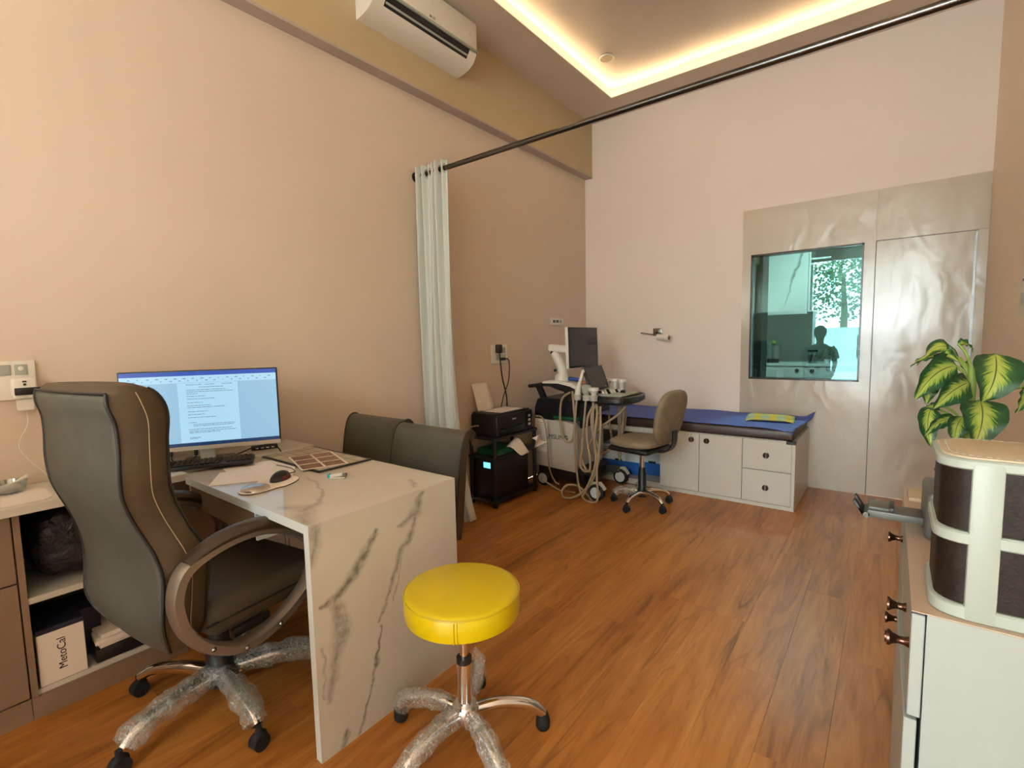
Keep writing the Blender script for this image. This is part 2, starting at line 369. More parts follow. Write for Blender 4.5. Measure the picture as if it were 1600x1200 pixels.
def thing(name, label, cat, loc=(0, 0, 0), rz=0, group=None):
    o = bpy.data.objects.new(name, None); COL.objects.link(o); o.empty_display_size = .1
    o.location = loc; o.rotation_euler = (0, 0, rz); return tag(o, label, cat, group)
def tag(o, label, cat, group=None):
    o['label'] = label; o['category'] = cat
    if group: o['group'] = group
    return o
def struct(o, label=None):
    o['kind'] = 'structure'
    if label: o['label'] = label
    return o
def B(*a, **k): return MB().box(*a, **k)
def smooth_path(pts, k=6, closed=False):
    """Catmull-Rom through pts"""
    p = [Vector(q) for q in pts]; n = len(p); out = []
    for i in range(n if closed else n-1):
        g = (lambda j: p[j % n]) if closed else (lambda j: p[min(max(j, 0), n-1)])
        p0, p1, p2, p3 = g(i-1), g(i), g(i+1), g(i+2)
        for s in range(k):
            t = s/k; out.append(.5*((2*p1)+(p2-p0)*t+(2*p0-5*p1+4*p2-p3)*t*t+(3*p1-p0-3*p2+p3)*t**3))
    if not closed: out.append(p[-1])
    return out
def text_mesh(body, size, mat, name, parent, matrix, depth=.0006):
    cu = bpy.data.curves.new('txt', 'FONT'); cu.body = body; cu.size = size; cu.extrude = depth; cu.align_x = 'CENTER'; cu.align_y = 'CENTER'
    to = bpy.data.objects.new('txt', cu); COL.objects.link(to); dg = bpy.context.evaluated_depsgraph_get()
    me = bpy.data.meshes.new_from_object(to.evaluated_get(dg)); bpy.data.objects.remove(to); bpy.data.curves.remove(cu)
    me.transform(matrix); me.materials.clear(); me.materials.append(MATS[mat])
    o = bpy.data.objects.new(name, me); COL.objects.link(o); o.parent = parent; return o
def basis(origin, xa, ya):
    xa = Vector(xa).normalized(); ya = Vector(ya).normalized(); za = xa.cross(ya)
    return Matrix(((xa.x, ya.x, za.x, origin[0]), (xa.y, ya.y, za.y, origin[1]), (xa.z, ya.z, za.z, origin[2]), (0, 0, 0, 1)))

# ================================================================== THE SETTING
WX0, WX1, WZ0, WZ1 = -1.005, -0.196, 0.910, 1.998          # pantry window opening
fl = struct(B(XL, XR, YF, YB, -.06, -.010).put('floor', 'arm_pad', smooth=0))
PWD, PLN = .182, 1.22
k = 0
pm = {}
x = XL
while x < XR-.01:
    w = min(PWD, XR-x); y = YF-random.uniform(.1, 1.1)
    while y < YB:
        y0, y1 = max(y, YF), min(y+PLN, YB)
        if y1-y0 > .02:
            key = (round(w, 3), round(y1-y0, 3))
            if key not in pm: pm[key] = B(.0002, w-.0002, .0002, y1-y0-.0002, -.010, 0, bev=.0004, seg=1).mesh('plank', 'floor_wood', 0)
            link_mesh('plank', pm[key], fl, (x, y0, 0))
        y += PLN
    x += PWD
m = MB(); m.box(XL-.1, XL, LWY1, YB+.1, 0, 3.9); m.box(XL-.1, XL, YF, LWY0, 0, 3.9); m.box(XL-.1, XL, LWY0, LWY1, 0, LWZ0); m.box(XL-.1, XL, LWY0, LWY1, LWZ1, 3.9)
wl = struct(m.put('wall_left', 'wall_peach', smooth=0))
w2 = bpy.data.objects.new('added_window', None); COL.objects.link(w2); struct(w2, 'added unseen window in the left wall, lighting the right wall')
for a, b in ((LWY0, (LWY0+LWY1)/2), ((LWY0+LWY1)/2, LWY1)):
    B(XL-.06, XL-.054, a+.03, b-.03, LWZ0+.03, LWZ1-.03).put('pane', 'clear_glass', w2, smooth=0)
    m = MB(); m.box(XL-.08, XL-.03, a, a+.03, LWZ0, LWZ1); m.box(XL-.08, XL-.03, b-.03, b, LWZ0, LWZ1); m.box(XL-.08, XL-.03, a, b, LWZ0, LWZ0+.03); m.box(XL-.08, XL-.03, a, b, LWZ1-.03, LWZ1); m.put('window_frame', 'white_plastic', w2, smooth=0)
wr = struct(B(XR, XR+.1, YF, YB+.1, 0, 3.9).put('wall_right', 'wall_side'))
m = MB(); m.box(XL, WX0, YB, YB+.1, 0, 3.9); m.box(WX1, XR, YB, YB+.1, 0, 3.9); m.box(WX0, WX1, YB, YB+.1, 0, WZ0); m.box(WX0, WX1, YB, YB+.1, WZ1, 3.9)
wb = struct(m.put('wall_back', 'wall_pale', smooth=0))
# glossy beige cladding round the window and door
T = .012; PX0, PZ1, DX0, DX1, DZ1 = -1.075, 2.385, -.124, .446, 1.998
for a in ((PX0, WX0, 0, PZ1), (WX0, WX1, 0, WZ0), (WX0, WX1, WZ1, PZ1), (WX1, DX0-.001, 0, PZ1), (DX0+.001, XR-.002, DZ1+.004, PZ1), (DX1+.004, XR-.002, 0, DZ1+.002)):
    B(a[0], a[1], YB-T, YB, a[2], a[3]).put('cladding_panel', 'beige_gloss_film', wb, smooth=0)
d1 = struct(B(DX0+.004, DX1, YB-.006, YB+.03, .004, DZ1).put('door_1', 'beige_gloss_film', smooth=0), 'flush glossy beige door beside the pantry window')
m = MB(); m.box(DX1-.012, DX1+.002, YB-.014, YB-.006, .01, DZ1-.01); m.put('edge_strip', 'steel', d1, smooth=0)
m = MB(); m.box(DX0, DX0+.004, YB-.007, YB-.002, 0, DZ1); m.box(DX0, DX1+.004, YB-.007, YB-.002, DZ1, DZ1+.004); m.put('door_gap', 'pantry_dark', d1, smooth=0)
# window: bronze frame, tinted pane
w1 = bpy.data.objects.new('window_1', None); COL.objects.link(w1); struct(w1, 'square teal tinted reflective window into the pantry')
m = MB(); fw = .014
m.box(WX0, WX0+fw, YB-.016, YB+.09, WZ0, WZ1); m.box(WX1-fw, WX1, YB-.016, YB+.09, WZ0, WZ1); m.box(WX0, WX1, YB-.016, YB+.09, WZ0, WZ0+fw); m.box(WX0, WX1, YB-.016, YB+.09, WZ1-fw, WZ1)
m.put('window_frame', 'knob_brown', w1, smooth=0)
B(WX0+fw, WX1-fw, YB+.004, YB+.006, WZ0+fw, WZ1-fw).put('pane', 'tinted_glass', w1, smooth=0)
# front wall behind the camera, with the glazed entrance that lets the daylight in
GX0, GX1, GZ1 = -1.48, .44, 2.92
m = MB(); m.box(XL, GX0, YF-.12, YF, 0, 3.9); m.box(GX1, XR, YF-.12, YF, 0, 3.9); m.box(GX0, GX1, YF-.12, YF, GZ1, 3.9)
struct(m.put('wall_front', 'tan_laminate', smooth=0))
gd = bpy.data.objects.new('door_2', None); COL.objects.link(gd); struct(gd, 'glazed entrance with two glass door leaves behind the camera')
gm = (GX0+GX1)/2
for a, b in ((GX0+.01, gm-.004), (gm+.004, GX1-.01)):
    B(a, b, YF-.066, YF-.056, .01, 2.06).put('door_leaf', 'clear_glass', gd, smooth=0)
    B(a, b, YF-.066, YF-.056, 2.08, GZ1-.01).put('transom_pane', 'clear_glass', gd, smooth=0)
    m = MB(); hx = (b-.07 if a < gm-.4 else a+.07); m.cyl((hx, YF-.03, .75), (hx, YF-.03, 1.25), .014); m.cyl((hx, YF-.06, .8), (hx, YF-.03, .8), .01); m.cyl((hx, YF-.06, 1.2), (hx, YF-.03, 1.2), .01)
    m.put('door_handle', 'dark_steel', gd)
B(gm-.07, gm+.07, YF-.072, YF-.05, 2.04, 2.10).put('patch_fitting', 'dark_steel', gd, smooth=0)
# ceiling: soffit ring, recessed tray with a lit cove
CX0, CX1, CY0, CY1 = -2.155, .02, -3.1, 4.372
ZU = 3.655
m = MB(); t = .04
m.box(XL, CX0, YF, YB, ZC, ZC+t); m.box(CX1, XR, YF, YB, ZC, ZC+t); m.box(CX0, CX1, YF, CY0, ZC, ZC+t); m.box(CX0, CX1, CY1, YB, ZC, ZC+t)
ce = struct(m.put('ceiling', 'ceiling_paint', smooth=0))
def tray(u, v):
    x = XL+(XR-XL)*u; y = YF+(YB-YF)*v
    return (x, y, ZU+.014*noise.noise(Vector((x*1.6, y*2.3, 3)))+.009*noise.noise(Vector((x*5.5, y*2.6, 9)))+.004*noise.noise(Vector((x*11, y*6, 4))))
MB().grid(tray, 50, 90).put('ceiling_tray', 'ceiling_paint', ce)
ls = thing('led_strip', 'warm white light strip glowing round the recessed ceiling tray', 'light strip', (CX0, CY1, ZC+t))
m = MB(); o_ = .05
for a in ((CX0-o_-.014, CX0-o_, CY0, CY1+o_), (CX1+o_, CX1+o_+.014, CY0, CY1+o_), (CX0-o_, CX1+o_, CY1+o_, CY1+o_+.014), (CX0-o_, CX1+o_, CY0-o_-.014, CY0-o_)):
    m2 = MB(); m2.box(a[0]-CX0, a[1]-CX0, a[2]-CY1, a[3]-CY1, .001, .009); m2.put('light_tape', 'led', ls, smooth=0)
m.bm.free()
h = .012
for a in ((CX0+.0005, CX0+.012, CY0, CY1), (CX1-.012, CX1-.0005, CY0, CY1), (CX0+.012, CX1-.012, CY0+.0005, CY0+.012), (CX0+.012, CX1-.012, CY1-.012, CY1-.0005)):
    m2 = MB(); m2.box(a[0]-CX0, a[1]-CX0, a[2]-CY1, a[3]-CY1, -t-.002, h); m2.put('glowing_lip', 'lip_glow', ls, smooth=0)  # edge of the soffit, made to glow as if lit by the strip
# dropped beam along the left wall
bm_ = struct(B(XL, -2.573, YF, YB, 3.0, ZC).put('trim_1', 'beam_paint', smooth=0), 'ochre painted beam running along the top of the left wall')
B(XL, -2.572, YF, YB, 2.984, 3.0).put('underside_strip', 'beam_underside', bm_, smooth=0)
# pantry seen through the window
m = MB(); m.box(-2.6, -2.5, YB+.1, 8.2, 0, 2.7); m.box(.505, .605, YB+.1, 8.2, 0, 2.7); m.box(-2.5, .505, 8.1, 8.2, 0, 2.7)
struct(m.put('wall_pantry', 'pantry_white', smooth=0))
struct(B(-2.6, .605, YB+.1, 8.2, -.06, 0).put('floor_pantry', 'tan_laminate', smooth=0))
struct(B(-2.6, .605, YB+.1, 8.2, 2.7, 2.76).put('ceiling_pantry', 'ceiling_paint', smooth=0))
# outside
struct(B(-14, 14, -20, YF-.12, -.12, -.04).put('ground_outside', 'pavement', smooth=0))
struct(B(-14, 14, -11.2, -11.0, -.04, 1.5).put('boundary_wall', 'box_white', smooth=0))

# ================================================================== DESK AREA
DZ = .762; DX_R = -1.352; DY0, DY1 = .735, 1.352
t = thing('desk', 'white marble-veined desk with waterfall end panel and knee drawer', 'desk', (DX_R, DY0, 0))
W_ = XL+.005-DX_R
MB().box(-.942, 0, 0, DY1-DY0, DZ-.03, DZ).put('desk_top', 'marble_top', t, smooth=0)
B(W_, -.942, .012, DY1-DY0, DZ-.03, DZ).put('desk_top_inner', 'marble_top', t, smooth=0)
B(-.946, -.0237, -.0012, -.0002, DZ-.0295, DZ-.0005).put('edge_band', 'edge_white', t, smooth=0)
ep = B(-.024, .0, .0005, DY1-DY0, 0, DZ-.0305).put('end_panel', 'marble_panel', t, smooth=0); B(.0003, .004, .0, DY1-DY0, 0, DZ-.0006).put('end_face', 'marble_panel', t, smooth=0)
B(-.0235, .0042, -.0012, -.0002, 0.002, DZ-.0008).put('edge_band', 'edge_white', ep, smooth=0)
B(-.93, -.36, .012, .05, DZ-.125, DZ-.032).put('drawer_front', 'tan_laminate', t, smooth=0)
for q in (-.365, -.942): B(q, q+.011, .01, .46, DZ-.135, DZ-.031).put('drawer_side', 'edge_white', t, smooth=0)
B(-.355, -.03, .40, .42, DZ-.40, DZ-.031).put('modesty_panel', 'white_laminate', t, smooth=0)
m = MB().lathe([(0, 0), (.018, 0), (.021, .01), (.018, .055), (.0, .058)], (-.045, .045, 0)); m.put('foot', 'white_plastic', t)

# side counter along the left wall: open shelf unit and closed cabinet
CF = -2.300; CZ = .775
t = thing('counter', 'pale counter top running along the left wall', 'worktop', (XL+.005, -1.2, CZ-.03))
B(0, CF-XL-.005, 0, 1.2+DY0+.010, 0, .03, bev=.002, seg=1).put('slab', 'white_laminate', t, smooth=0)
B(0, -2.336-XL-.005-.03, 1.2+DY0+.0105, 1.2+DY1, 0.0, .0299).put('slab_inner', 'white_laminate', t, smooth=0)
t = thing('base_cabinet', 'tan laminate base cabinet left of the open shelf', 'cabinet', (-2.335, -1.2, 0))
B(-.31, -.019, 0, 1.425, .08, CZ-.031).put('carcass', 'tan_laminate', t, smooth=0)
B(-.31, -.002, 0, 1.425, 0, .079).put('plinth', 'tan_laminate', t, smooth=0)
for y0 in (.0, .475, .95):
    B(-.018, 0, y0+.003, y0+.472, .505, CZ-.036, bev=.0015, seg=1).put('drawer_front', 'tan_laminate', t, smooth=0)
    B(-.018, 0, y0+.003, y0+.472, .085, .499, bev=.0015, seg=1).put('door', 'tan_laminate', t, smooth=0)
t = thing('shelf_unit', 'open two-tier shelf unit under the counter behind the office chair', 'shelf', (-2.335, .226, 0))
L = DY0-.03-.226
B(-.31, 0, .0, .018, .08, CZ-.031).put('side_panel', 'tan_laminate', t, smooth=0); B(-.31, 0, L-.018, L, .08, CZ-.031).put('side_panel', 'tan_laminate', t, smooth=0)
B(-.31, 0, .0, L, 0, .079).put('plinth', 'tan_laminate', t, smooth=0); B(-.31, -.012, .018, L-.018, .0795, .098).put('bottom_board', 'white_laminate', t, smooth=0)
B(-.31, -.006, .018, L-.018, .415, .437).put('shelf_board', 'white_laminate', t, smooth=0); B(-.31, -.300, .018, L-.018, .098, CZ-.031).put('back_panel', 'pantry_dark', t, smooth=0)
# contents
m = MB(); m.grid(lambda u, v: (0, 0, 0), 1, 1) if False else None
m = MB(); m.ball((0, 0, 0), 1, 40)
for v in m.bm.verts: q = Vector([math.copysign(abs(c)**.5, c) for c in v.co]); v.co = Vector((q.x*.115, q.y*.20, q.z*.128))
m.jitter(.022, 11); m.jitter(.008, 34); o = m.put('plastic_bag', 'black_bag'); o.location = (-2.485, .465, .582)
tag(o, 'crumpled black plastic bag stuffed on the upper open shelf', 'bag')
o = B(-.09, .09, -.10, .10, 0, .012, bev=.003).put('snack_packet', 'rug_red'); o.location = (-2.415, .535, .438); tag(o, 'small reddish packet in front of the black bag on the shelf', 'packet')
t = thing('carton', 'white carton with dark blue top standing on the lower open shelf', 'box', (-2.425, .318, .0985))
B(-.075, .075, -.065, .065, 0, .190, bev=.002, seg=1).put('body', 'paper', t, smooth=0); B(-.0755, .0755, -.0655, .0655, .190, .208, bev=.001, seg=1).put('top', 'cover_blue', t, smooth=0)
text_mesh('MetoCal', .034, 'ink', 'lettering', t, basis((.0755, .0, .10), (0, 0, 1), (0, -1, 0)))
o = B(-.1, .07, -.10, .10, 0, .19, bev=.003).put('folder', 'cover_blue'); o.location = (-2.528, .353, .0985); tag(o, 'dark blue folder standing behind the white carton', 'folder')
o = B(-.13, .13, -.10, .10, 0, .05, bev=.002).put('plastic_crate', 'black_plastic'); o.location = (-2.485, .51, .0985); tag(o, 'black tray under the pile of papers on the lower shelf', 'tray')
for i, (dx, a, lb) in enumerate(((0, .05, 'lowest sheet bundle in the paper pile on the shelf'), (.012, -.08, 'middle sheet bundle in the paper pile on the shelf'), (-.01, .12, 'top sheet bundle with print in the paper pile on the shelf'))):
    o = B(-.11, .11, -.085, .085, 0, .016, bev=.001, seg=1).put('paper_bundle', 'paper'); o.location = (-2.475+dx, .505, .149+i*.0165); o.rotation_euler = (0, 0, a); tag(o, lb, 'papers', 'papers on the lower shelf')

# monitor
def rot_z(a): return Matrix.Rotation(a, 4, 'Z')
MA = -math.radians(30.5)     # monitor plane direction: local x along (sin30, cos30)
t = thing('computer_monitor', 'wide silver-framed monitor showing a text document', 'monitor', (-2.445, .875, CZ), math.radians(90-30.5))
# local +x runs to the right along the screen, -y faces the user
mw, z0, z1 = .615, .062, .420
B(-mw/2, mw/2, -.006, .022, z0, z1, bev=.004).put('case', 'black_plastic', t)
B(-mw/2+.001, mw/2-.001, -.0075, .01, z0-.001, z0+.017).put('chin', 'grey_plastic', t, smooth=0)
sc = B(-mw/2+.006, mw/2-.006, -.0070, -.0062, z0+.018, z1-.005).put('screen', 'screen_grey', t, smooth=0)
sx0, sx1, sz0, sz1 = -mw/2+.006, mw/2-.006, z0+.018, z1-.005
def scr(name, mat, u0, u1, v0, v1, d=.0004): B(sx0+(sx1-sx0)*u0, sx0+(sx1-sx0)*u1, -.0070-d, -.0070, sz0+(sz1-sz0)*v0, sz0+(sz1-sz0)*v1).put(name, mat, sc, smooth=0)
scr('title_bar', 'screen_bar', 0, 1, .945, 1); scr('taskbar', 'screen_task', 0, 1, 0, .045); scr('ribbon', 'screen_page', 0, 1, .85, .944); scr('page', 'screen_page', .345, .735, .046, .845, .0003)
m = MB(); rr = random.Random(4)
rows = [(.82, .40, .5), (.82, .52, .58), (.82, .63, .70), (.785, .48, .64), (.75, .40, .66), (.725, .40, .7), (.70, .40, .47), (.665, .40, .52), (.63, .40, .58), (.58, .40, .5), (.54, .40, .55), (.515, .40, .64), (.46, .40, .53), (.42, .40, .51), (.38, .40, .58), (.31, .40, .45), (.285, .43, .70), (.265, .43, .69), (.22, .40, .68), (.195, .40, .71), (.175, .40, .60), (.11, .40, .47), (.095, .40, .45)]
for v, u0, u1 in rows:
    u = u0
    while u < u1:
        l = min(rr.uniform(.008, .03), u1-u); m.box(sx0+(sx1-sx0)*u, sx0+(sx1-sx0)*(u+l), -.0078, -.0072, sz0+(sz1-sz0)*v, sz0+(sz1-sz0)*(v+.006)); u += l+.004
for i in range(34): u = .02+i*.028; m.box(sx0+(sx1-sx0)*u, sx0+(sx1-sx0)*(u+rr.uniform(.006, .02)), -.0078, -.0072, sz0+(sz1-sz0)*(.875+.03*(i % 2)), sz0+(sz1-sz0)*(.883+.03*(i % 2)))
m.put('document_print', 'screen_text', sc, smooth=0)['kind'] = 'stuff'
B(-.03, .03, .012, .03, .012, .16, bev=.002).put('stand_neck', 'grey_plastic', t); B(-.10, .10, -.07, .10, 0.0005, .012, bev=.004).put('stand_base', 'steel', t)
t = thing('display_cables', 'two black cables with plugs hanging below the monitor', 'cable', (-2.445, .875, CZ), math.radians(90-30.5))
m = MB().box(-.147, -.135, .006, .018, .036, .062, bev=.002); m.tube(smooth_path([(-.141, .012, .04), (-.138, .012, .018), (-.11, .012, .006), (-.06, .012, .018), (-.045, .012, .034)]), .0025, 6); m.box(-.052, -.038, .006, .018, .034, .0615, bev=.002); m.put('display_cable', 'black_plastic', t)
MB().tube(smooth_path([(.10, .06, .006), (.15, .03, .03), (.20, .02, .048), (.26, .03, .05), (.285, .05, .03), (.30, .05, .006)]), .003, 6).put('power_cable', 'black_plastic', t)
o = B(-.06, .06, -.017, .017, 0, .022, bev=.003).put('usb_hub', 'black_plastic'); o.location = (-2.495, 1.155, CZ); o.rotation_euler = (0, 0, 1.2); tag(o, 'small black USB hub behind the monitor on the counter', 'usb hub')
for i in range(4): B(-.042+i*.024, -.028+i*.024, -.0176, -.0168, .006, .014).put('port', 'steel', o, smooth=0)
# keyboard
t = thing('keyboard', 'black keyboard in front of the monitor', 'keyboard', (-2.335, .790, CZ), math.radians(90-28))
B(-.215, .215, -.0, .135, 0.0005, .016, bev=.004).put('case', 'black_plastic', t)
kme = B(-.0082, .0082, -.0082, .0082, 0, .007, bev=.0016, seg=1).mesh('key', 'black_gloss', 0)
for r in range(6):
    for c in range(21):
        if r == 0 and 4 <= c <= 8: continue
        if c in (15, 18) and r != 99 and c == 15: continue
        link_mesh('key', kme, t, (-.2+c*.0199, .018+r*.0195, .0155))
B(-.122, -.019, .0100, .0262, .0155, .0225, bev=.0016, seg=1).put('space_bar', 'black_gloss', t, smooth=0)
# wrist mouse pad with gel rest, mouse
t = thing('mouse_pad', 'cream oval mouse pad with clear gel wrist rest', 'mouse pad', (-1.875, .875, DZ), 0)
ax = Vector((-.10, .255)).normalized(); nx_ = Vector((ax.y, -ax.x))
def pad_ring(z, g=0):
    out = []
    for k in range(40):
        a = 2*PI*k/40; u = (.125+g)*math.copysign(abs(math.cos(a))**.75, math.cos(a)); v = ((.078 if u > 0 else .062)+g)*math.copysign(abs(math.sin(a))**.85, math.sin(a)); out.append((ax.x*u+nx_.x*v, ax.y*u+nx_.y*v, z))
    return out
MB().ring_loft([pad_ring(.0005), pad_ring(.003)]).put('rubber_base', 'black_rubber', t); MB().ring_loft([pad_ring(.0031, -.001), pad_ring(.0046, -.001), pad_ring(.0052, -.003)]).put('cloth_top', 'paper', t)
MB().ball((ax.x*-.066, ax.y*-.066, .006), 1, 24, (.05, .05, .017)).put('gel_rest', 'gel', t)
t = thing('computer_mouse', 'black optical mouse with dark red side on the pad', 'mouse', (-1.903, .935, DZ+.0055), math.radians(30))
MB().ball((0, 0, .0), 1, 24, (.030, .055, .034)).xf(Matrix.Translation((0, 0, 0.0))).put('body', 'black_plastic', t)
[B(.012, .0305, -.025+i*.012, -.017+i*.012, .004, .016, bev=.002).put('side_grip', 'mouse_red', t) for i in range(4)]
MB().tube(smooth_path([(0, .05, .01), (.0, .10, .004), (-.06, .16, .003), (-.15, .2, .003)]), .002, 6).put('cord', 'black_plastic', t)
for o in [q for q in bpy.data.objects if q.parent == t and q.name.startswith('body')]:
    for v in o.data.vertices: v.co.z = max(v.co.z, 0.0)
# papers under the pad, board with photo sheet, lighter
o = B(-.105, .105, -.148, .148, 0, .0006).put('paper_sheet', 'paper'); o.location = (-2.075, .915, DZ+.0002); o.rotation_euler = (0, 0, math.radians(-32)); tag(o, 'blank white sheet lying beside the keyboard and mouse pad', 'paper')
o = B(-.10, .10, -.14, .14, 0, .0006).put('paper_sheet', 'paper'); o.location = (-2.19, 1.0, DZ+.0010); o.rotation_euler = (0, .0, math.radians(-12)); tag(o, 'white sheet tucked partly under the black-edged board', 'paper')
t = thing('desk_board', 'black-edged desk pad lying flat near the visitor chairs', 'desk pad', (-2.16, 1.215, DZ+.0018), math.radians(0))
B(-.29, .29, -.137, .135, 0, .005, bev=.002).put('rim', 'black_plastic', t); B(-.24, .275, -.122, .12, .005, .0058).put('board', 'pad_board', t, smooth=0)
m = MB(); [m.box(-.24, .275, -.122+i*.048, -.1205+i*.048, .0058, .0062) for i in range(1, 6)]; [m.box(-.24+i*.086, -.2385+i*.086, -.122, .12, .0058, .0062) for i in range(1, 6)]; m.put('ruling', 'ink', t, smooth=0)
t = thing('photo_sheet', 'white-bordered sheet of six brown scan photographs on the desk pad', 'photo sheet', (-2.055, 1.185, DZ+.0085), math.radians(-18))
B(-.15, .15, -.098, .098, 0, .0008).put('sheet', 'paper', t, smooth=0)
for i in range(3):
    for j in range(2): B(-.141+i*.098, -.057+i*.098, -.090+j*.094, -.006+j*.094, .0008, .0012).put('photo', 'photo_brown', t, smooth=0)
t = thing('mini_stapler', 'tiny teal-ended stapler lying on the bare desk top', 'stapler', (-1.735, 1.085, DZ), math.radians(35))
B(-.035, .03, -.010, .010, 0.0005, .007, bev=.002).put('base', 'grey_plastic', t); B(-.036, .022, -.009, .009, .0, .013, bev=.003).xf(Matrix.Translation((0, 0, .008)) @ Matrix.Rotation(-.12, 4, 'Y')).put('arm', 'grey_plastic', t); B(-.042, -.030, -.0105, .0105, .002, .020, bev=.003).put('end_cap', 'teal_plastic', t); B(.022, .034, -.0105, .0105, .006, .020, bev=.003).put('hinge', 'dark_grey_plastic', t)
# things on the counter at the far left
t = thing('plastic_bowl', 'small clear plastic bowl with white spoon on the counter', 'bowl', (-2.545, .250, CZ))
MB().lathe([(.028, .001), (.045, .012), (.052, .045), (.050, .045), (.043, .014), (.0, .004)]).put('bowl', 'jar_glass', t); MB().ball((0, 0, .02), .03, 12, (1, 1, .5)).jitter(.006, 40).put('cotton', 'paper', t); MB().tube([(0, .0, .03), (.02, .05, .06)], [.004, .006], 8).put('spoon', 'white_plastic', t)
m = MB(); ring = [(.12*math.copysign(abs(math.cos(a))**.4, math.cos(a)), .19*math.copysign(abs(math.sin(a))**.3, math.sin(a))) for a in [2*PI*k/48 for k in range(48)]]
m.prism(ring, 'Z', .0005, .003); o = m.put('counter_mat', 'paper'); o.location = (-2.442, .150, CZ); tag(o, 'thin pale rounded mat lying on the counter edge', 'mat')
# wall socket with charger and adapter
t = thing('wall_socket', 'white switch and socket plate with charger above the counter', 'socket', (XL, .275, 1.185))
B(.0005, .014, -.11, .093, -.075, .075, bev=.003).put('plate', 'white_plastic', t); m = MB(); 
m.bm.free()
for i in range(4): B(.014, .018, -.10+i*.045, -.065+i*.045, .02, .06, bev=.002).put('switch', 'ivory_plastic', t)
MB().lathe([(0, 0), (.009, 0), (.008, .006), (0, .008)], (.014, .052, .045), axis='X').put('indicator', 'white_plastic', t)
t = thing('plug_adapter', 'white multi-plug adapter with a black plug pushed into it', 'adapter', (XL+.0145, .327, 1.16))
B(0, .05, -.035, .035, -.045, .035, bev=.010, seg=3).put('body', 'white_plastic', t); B(.05, .056, -.030, .048, -.030, -.002, bev=.003).put('black_plug', 'black_plastic', t); m = MB(); m.box(.0495, .0510, -.006, .006, .018, .024); m.box(.0495, .0510, -.004, .004, .006, .014); m.put('pin_holes', 'black_plastic', t)
t = thing('phone_charger', 'white phone charger with thin cord hanging below the adapter', 'charger', (XL+.016, .327, 1.114))
B(0, .03, -.024, .024, -.045, 0, bev=.005).put('body', 'white_plastic', t)
MB().tube(smooth_path([(.015, 0, -.045), (.013, .0, -.10), (.012, -.03, -.18), (.013, .0, -.25), (.02, .04, -.31), (.03, .04, -.334)]), .0018, 6).put('cord', 'white_plastic', t)

# ================================================================== SEATING
def caster(m, c, r=.027):
    x, y = c; m.cyl((x-.018, y, r), (x+.018, y, r), r, n=18); m.ball((x, y, r+.012), .028, 12, (.7, 1, .9)); m.cyl((x, y, r+.02), (x, y, r+.05), .010); return m
def star_leg(t, ang, R, z_in, z_out, r0, r1, mat, wrap, name='base_leg', tip=None, wrapf=(.05, .95)):
    d = Vector((math.cos(ang), math.sin(ang), 0))
    path = smooth_path([d*.03+Vector((0, 0, z_in)), d*(R*.45)+Vector((0, 0, z_in+.006)), d*(R*.82)+Vector((0, 0, (z_in+z_out)/2+.012)), d*R+Vector((0, 0, z_out))], 6)
    lg = MB().tube(path, [r0+(r1-r0)*i/(len(path)-1) for i in range(len(path))], 14).put(name, mat, t)
    if wrap:
        a, b = int(wrapf[0]*(len(path)-1)), int(wrapf[1]*(len(path)-1)); pp = path[a:b+1]
        fine = []
        for i in range(len(pp)-1): fine += [pp[i].lerp(pp[i+1], s/3) for s in range(3)]
        fine.append(pp[-1])
        m = MB().tube(fine, [(r0*1.3+.006)*(1+.25*noise.noise(p*16)) for p in fine], 26, cap=False); m.jitter(.010, 26); m.jitter(.003, 90)
        m.put('bubble_wrap', 'bubble_film', lg, smooth=70, label='crinkled bubble wrap still on the leg')
    return lg
# executive office chair
CH = (-1.90, .67, 0); CA = math.radians(9)
t = thing('office_chair', 'tall grey-brown leather executive chair at the desk with looped arms', 'chair', CH, CA)
prof = [(.345, -.215, .12, .05), (.37, -.238, .165, .09), (.41, -.26, .205, .12), (.45, -.277, .236, .14), (.5, -.287, .250, .15), (.56, -.283, .252, .155), (.64, -.278, .254, .155), (.70, -.287, .247, .155), (.75, -.301, .236, .15), (.80, -.319, .228, .15), (.85, -.337, .229, .15), (.9, -.35, .234, .15), (.97, -.353, .242, .15), (1.04, -.35, .241, .15), (1.10, -.352, .238, .16), (1.145, -.364, .235, .165), (1.18, -.362, .230, .14), (1.197, -.345, .215, .09)]
def back_ring(z, yr, hw, th):
    pts = []; bul = .035
    # rear face (flat, slightly bowed), then the sides, then the padded front
    for i in range(9): u = -1+2*i/8; pts.append((hw*u*.97, yr+.012*u*u, z))
    for i in range(1, 4): a = i/4; pts.append((hw*(.97+.06*math.sin(a*PI)), yr+.012+(th-.03)*a, z))
    for i in range(9): u = 1-2*i/8; pts.append((hw*u*.93, yr+th+bul*(1-u*u)*.6-.02*u*u, z))
    for i in range(1, 4): a = 1-i/4; pts.append((-hw*(.97+.06*math.sin(a*PI)), yr+.012+(th-.03)*a, z))
    return pts
sm = smooth_path([(p[1], p[2], p[3]) for p in prof], 3); zs = smooth_path([(p[0], 0, 0) for p in prof], 3)
rings = [back_ring(zs[i].x, sm[i].x, sm[i].y, sm[i].z) for i in range(len(sm))]
bk = MB().ring_loft(rings).put('backrest', 'chair_side', t, smooth=60)
rp = [[(x, y-.004, z) for (x, y, z) in r[:9]] for r in rings]
def rear(u, v):
    i = min(int(v*(len(rp)-1)), len(rp)-2); f = v*(len(rp)-1)-i; j = min(int(u*8), 7); g = u*8-j
    q = lambda a, b: Vector(rp[a][b]); return (q(i, j)*(1-f)*(1-g)+q(i+1, j)*f*(1-g)+q(i, j+1)*(1-f)*g+q(i+1, j+1)*f*g)
nr = len(rp)-3
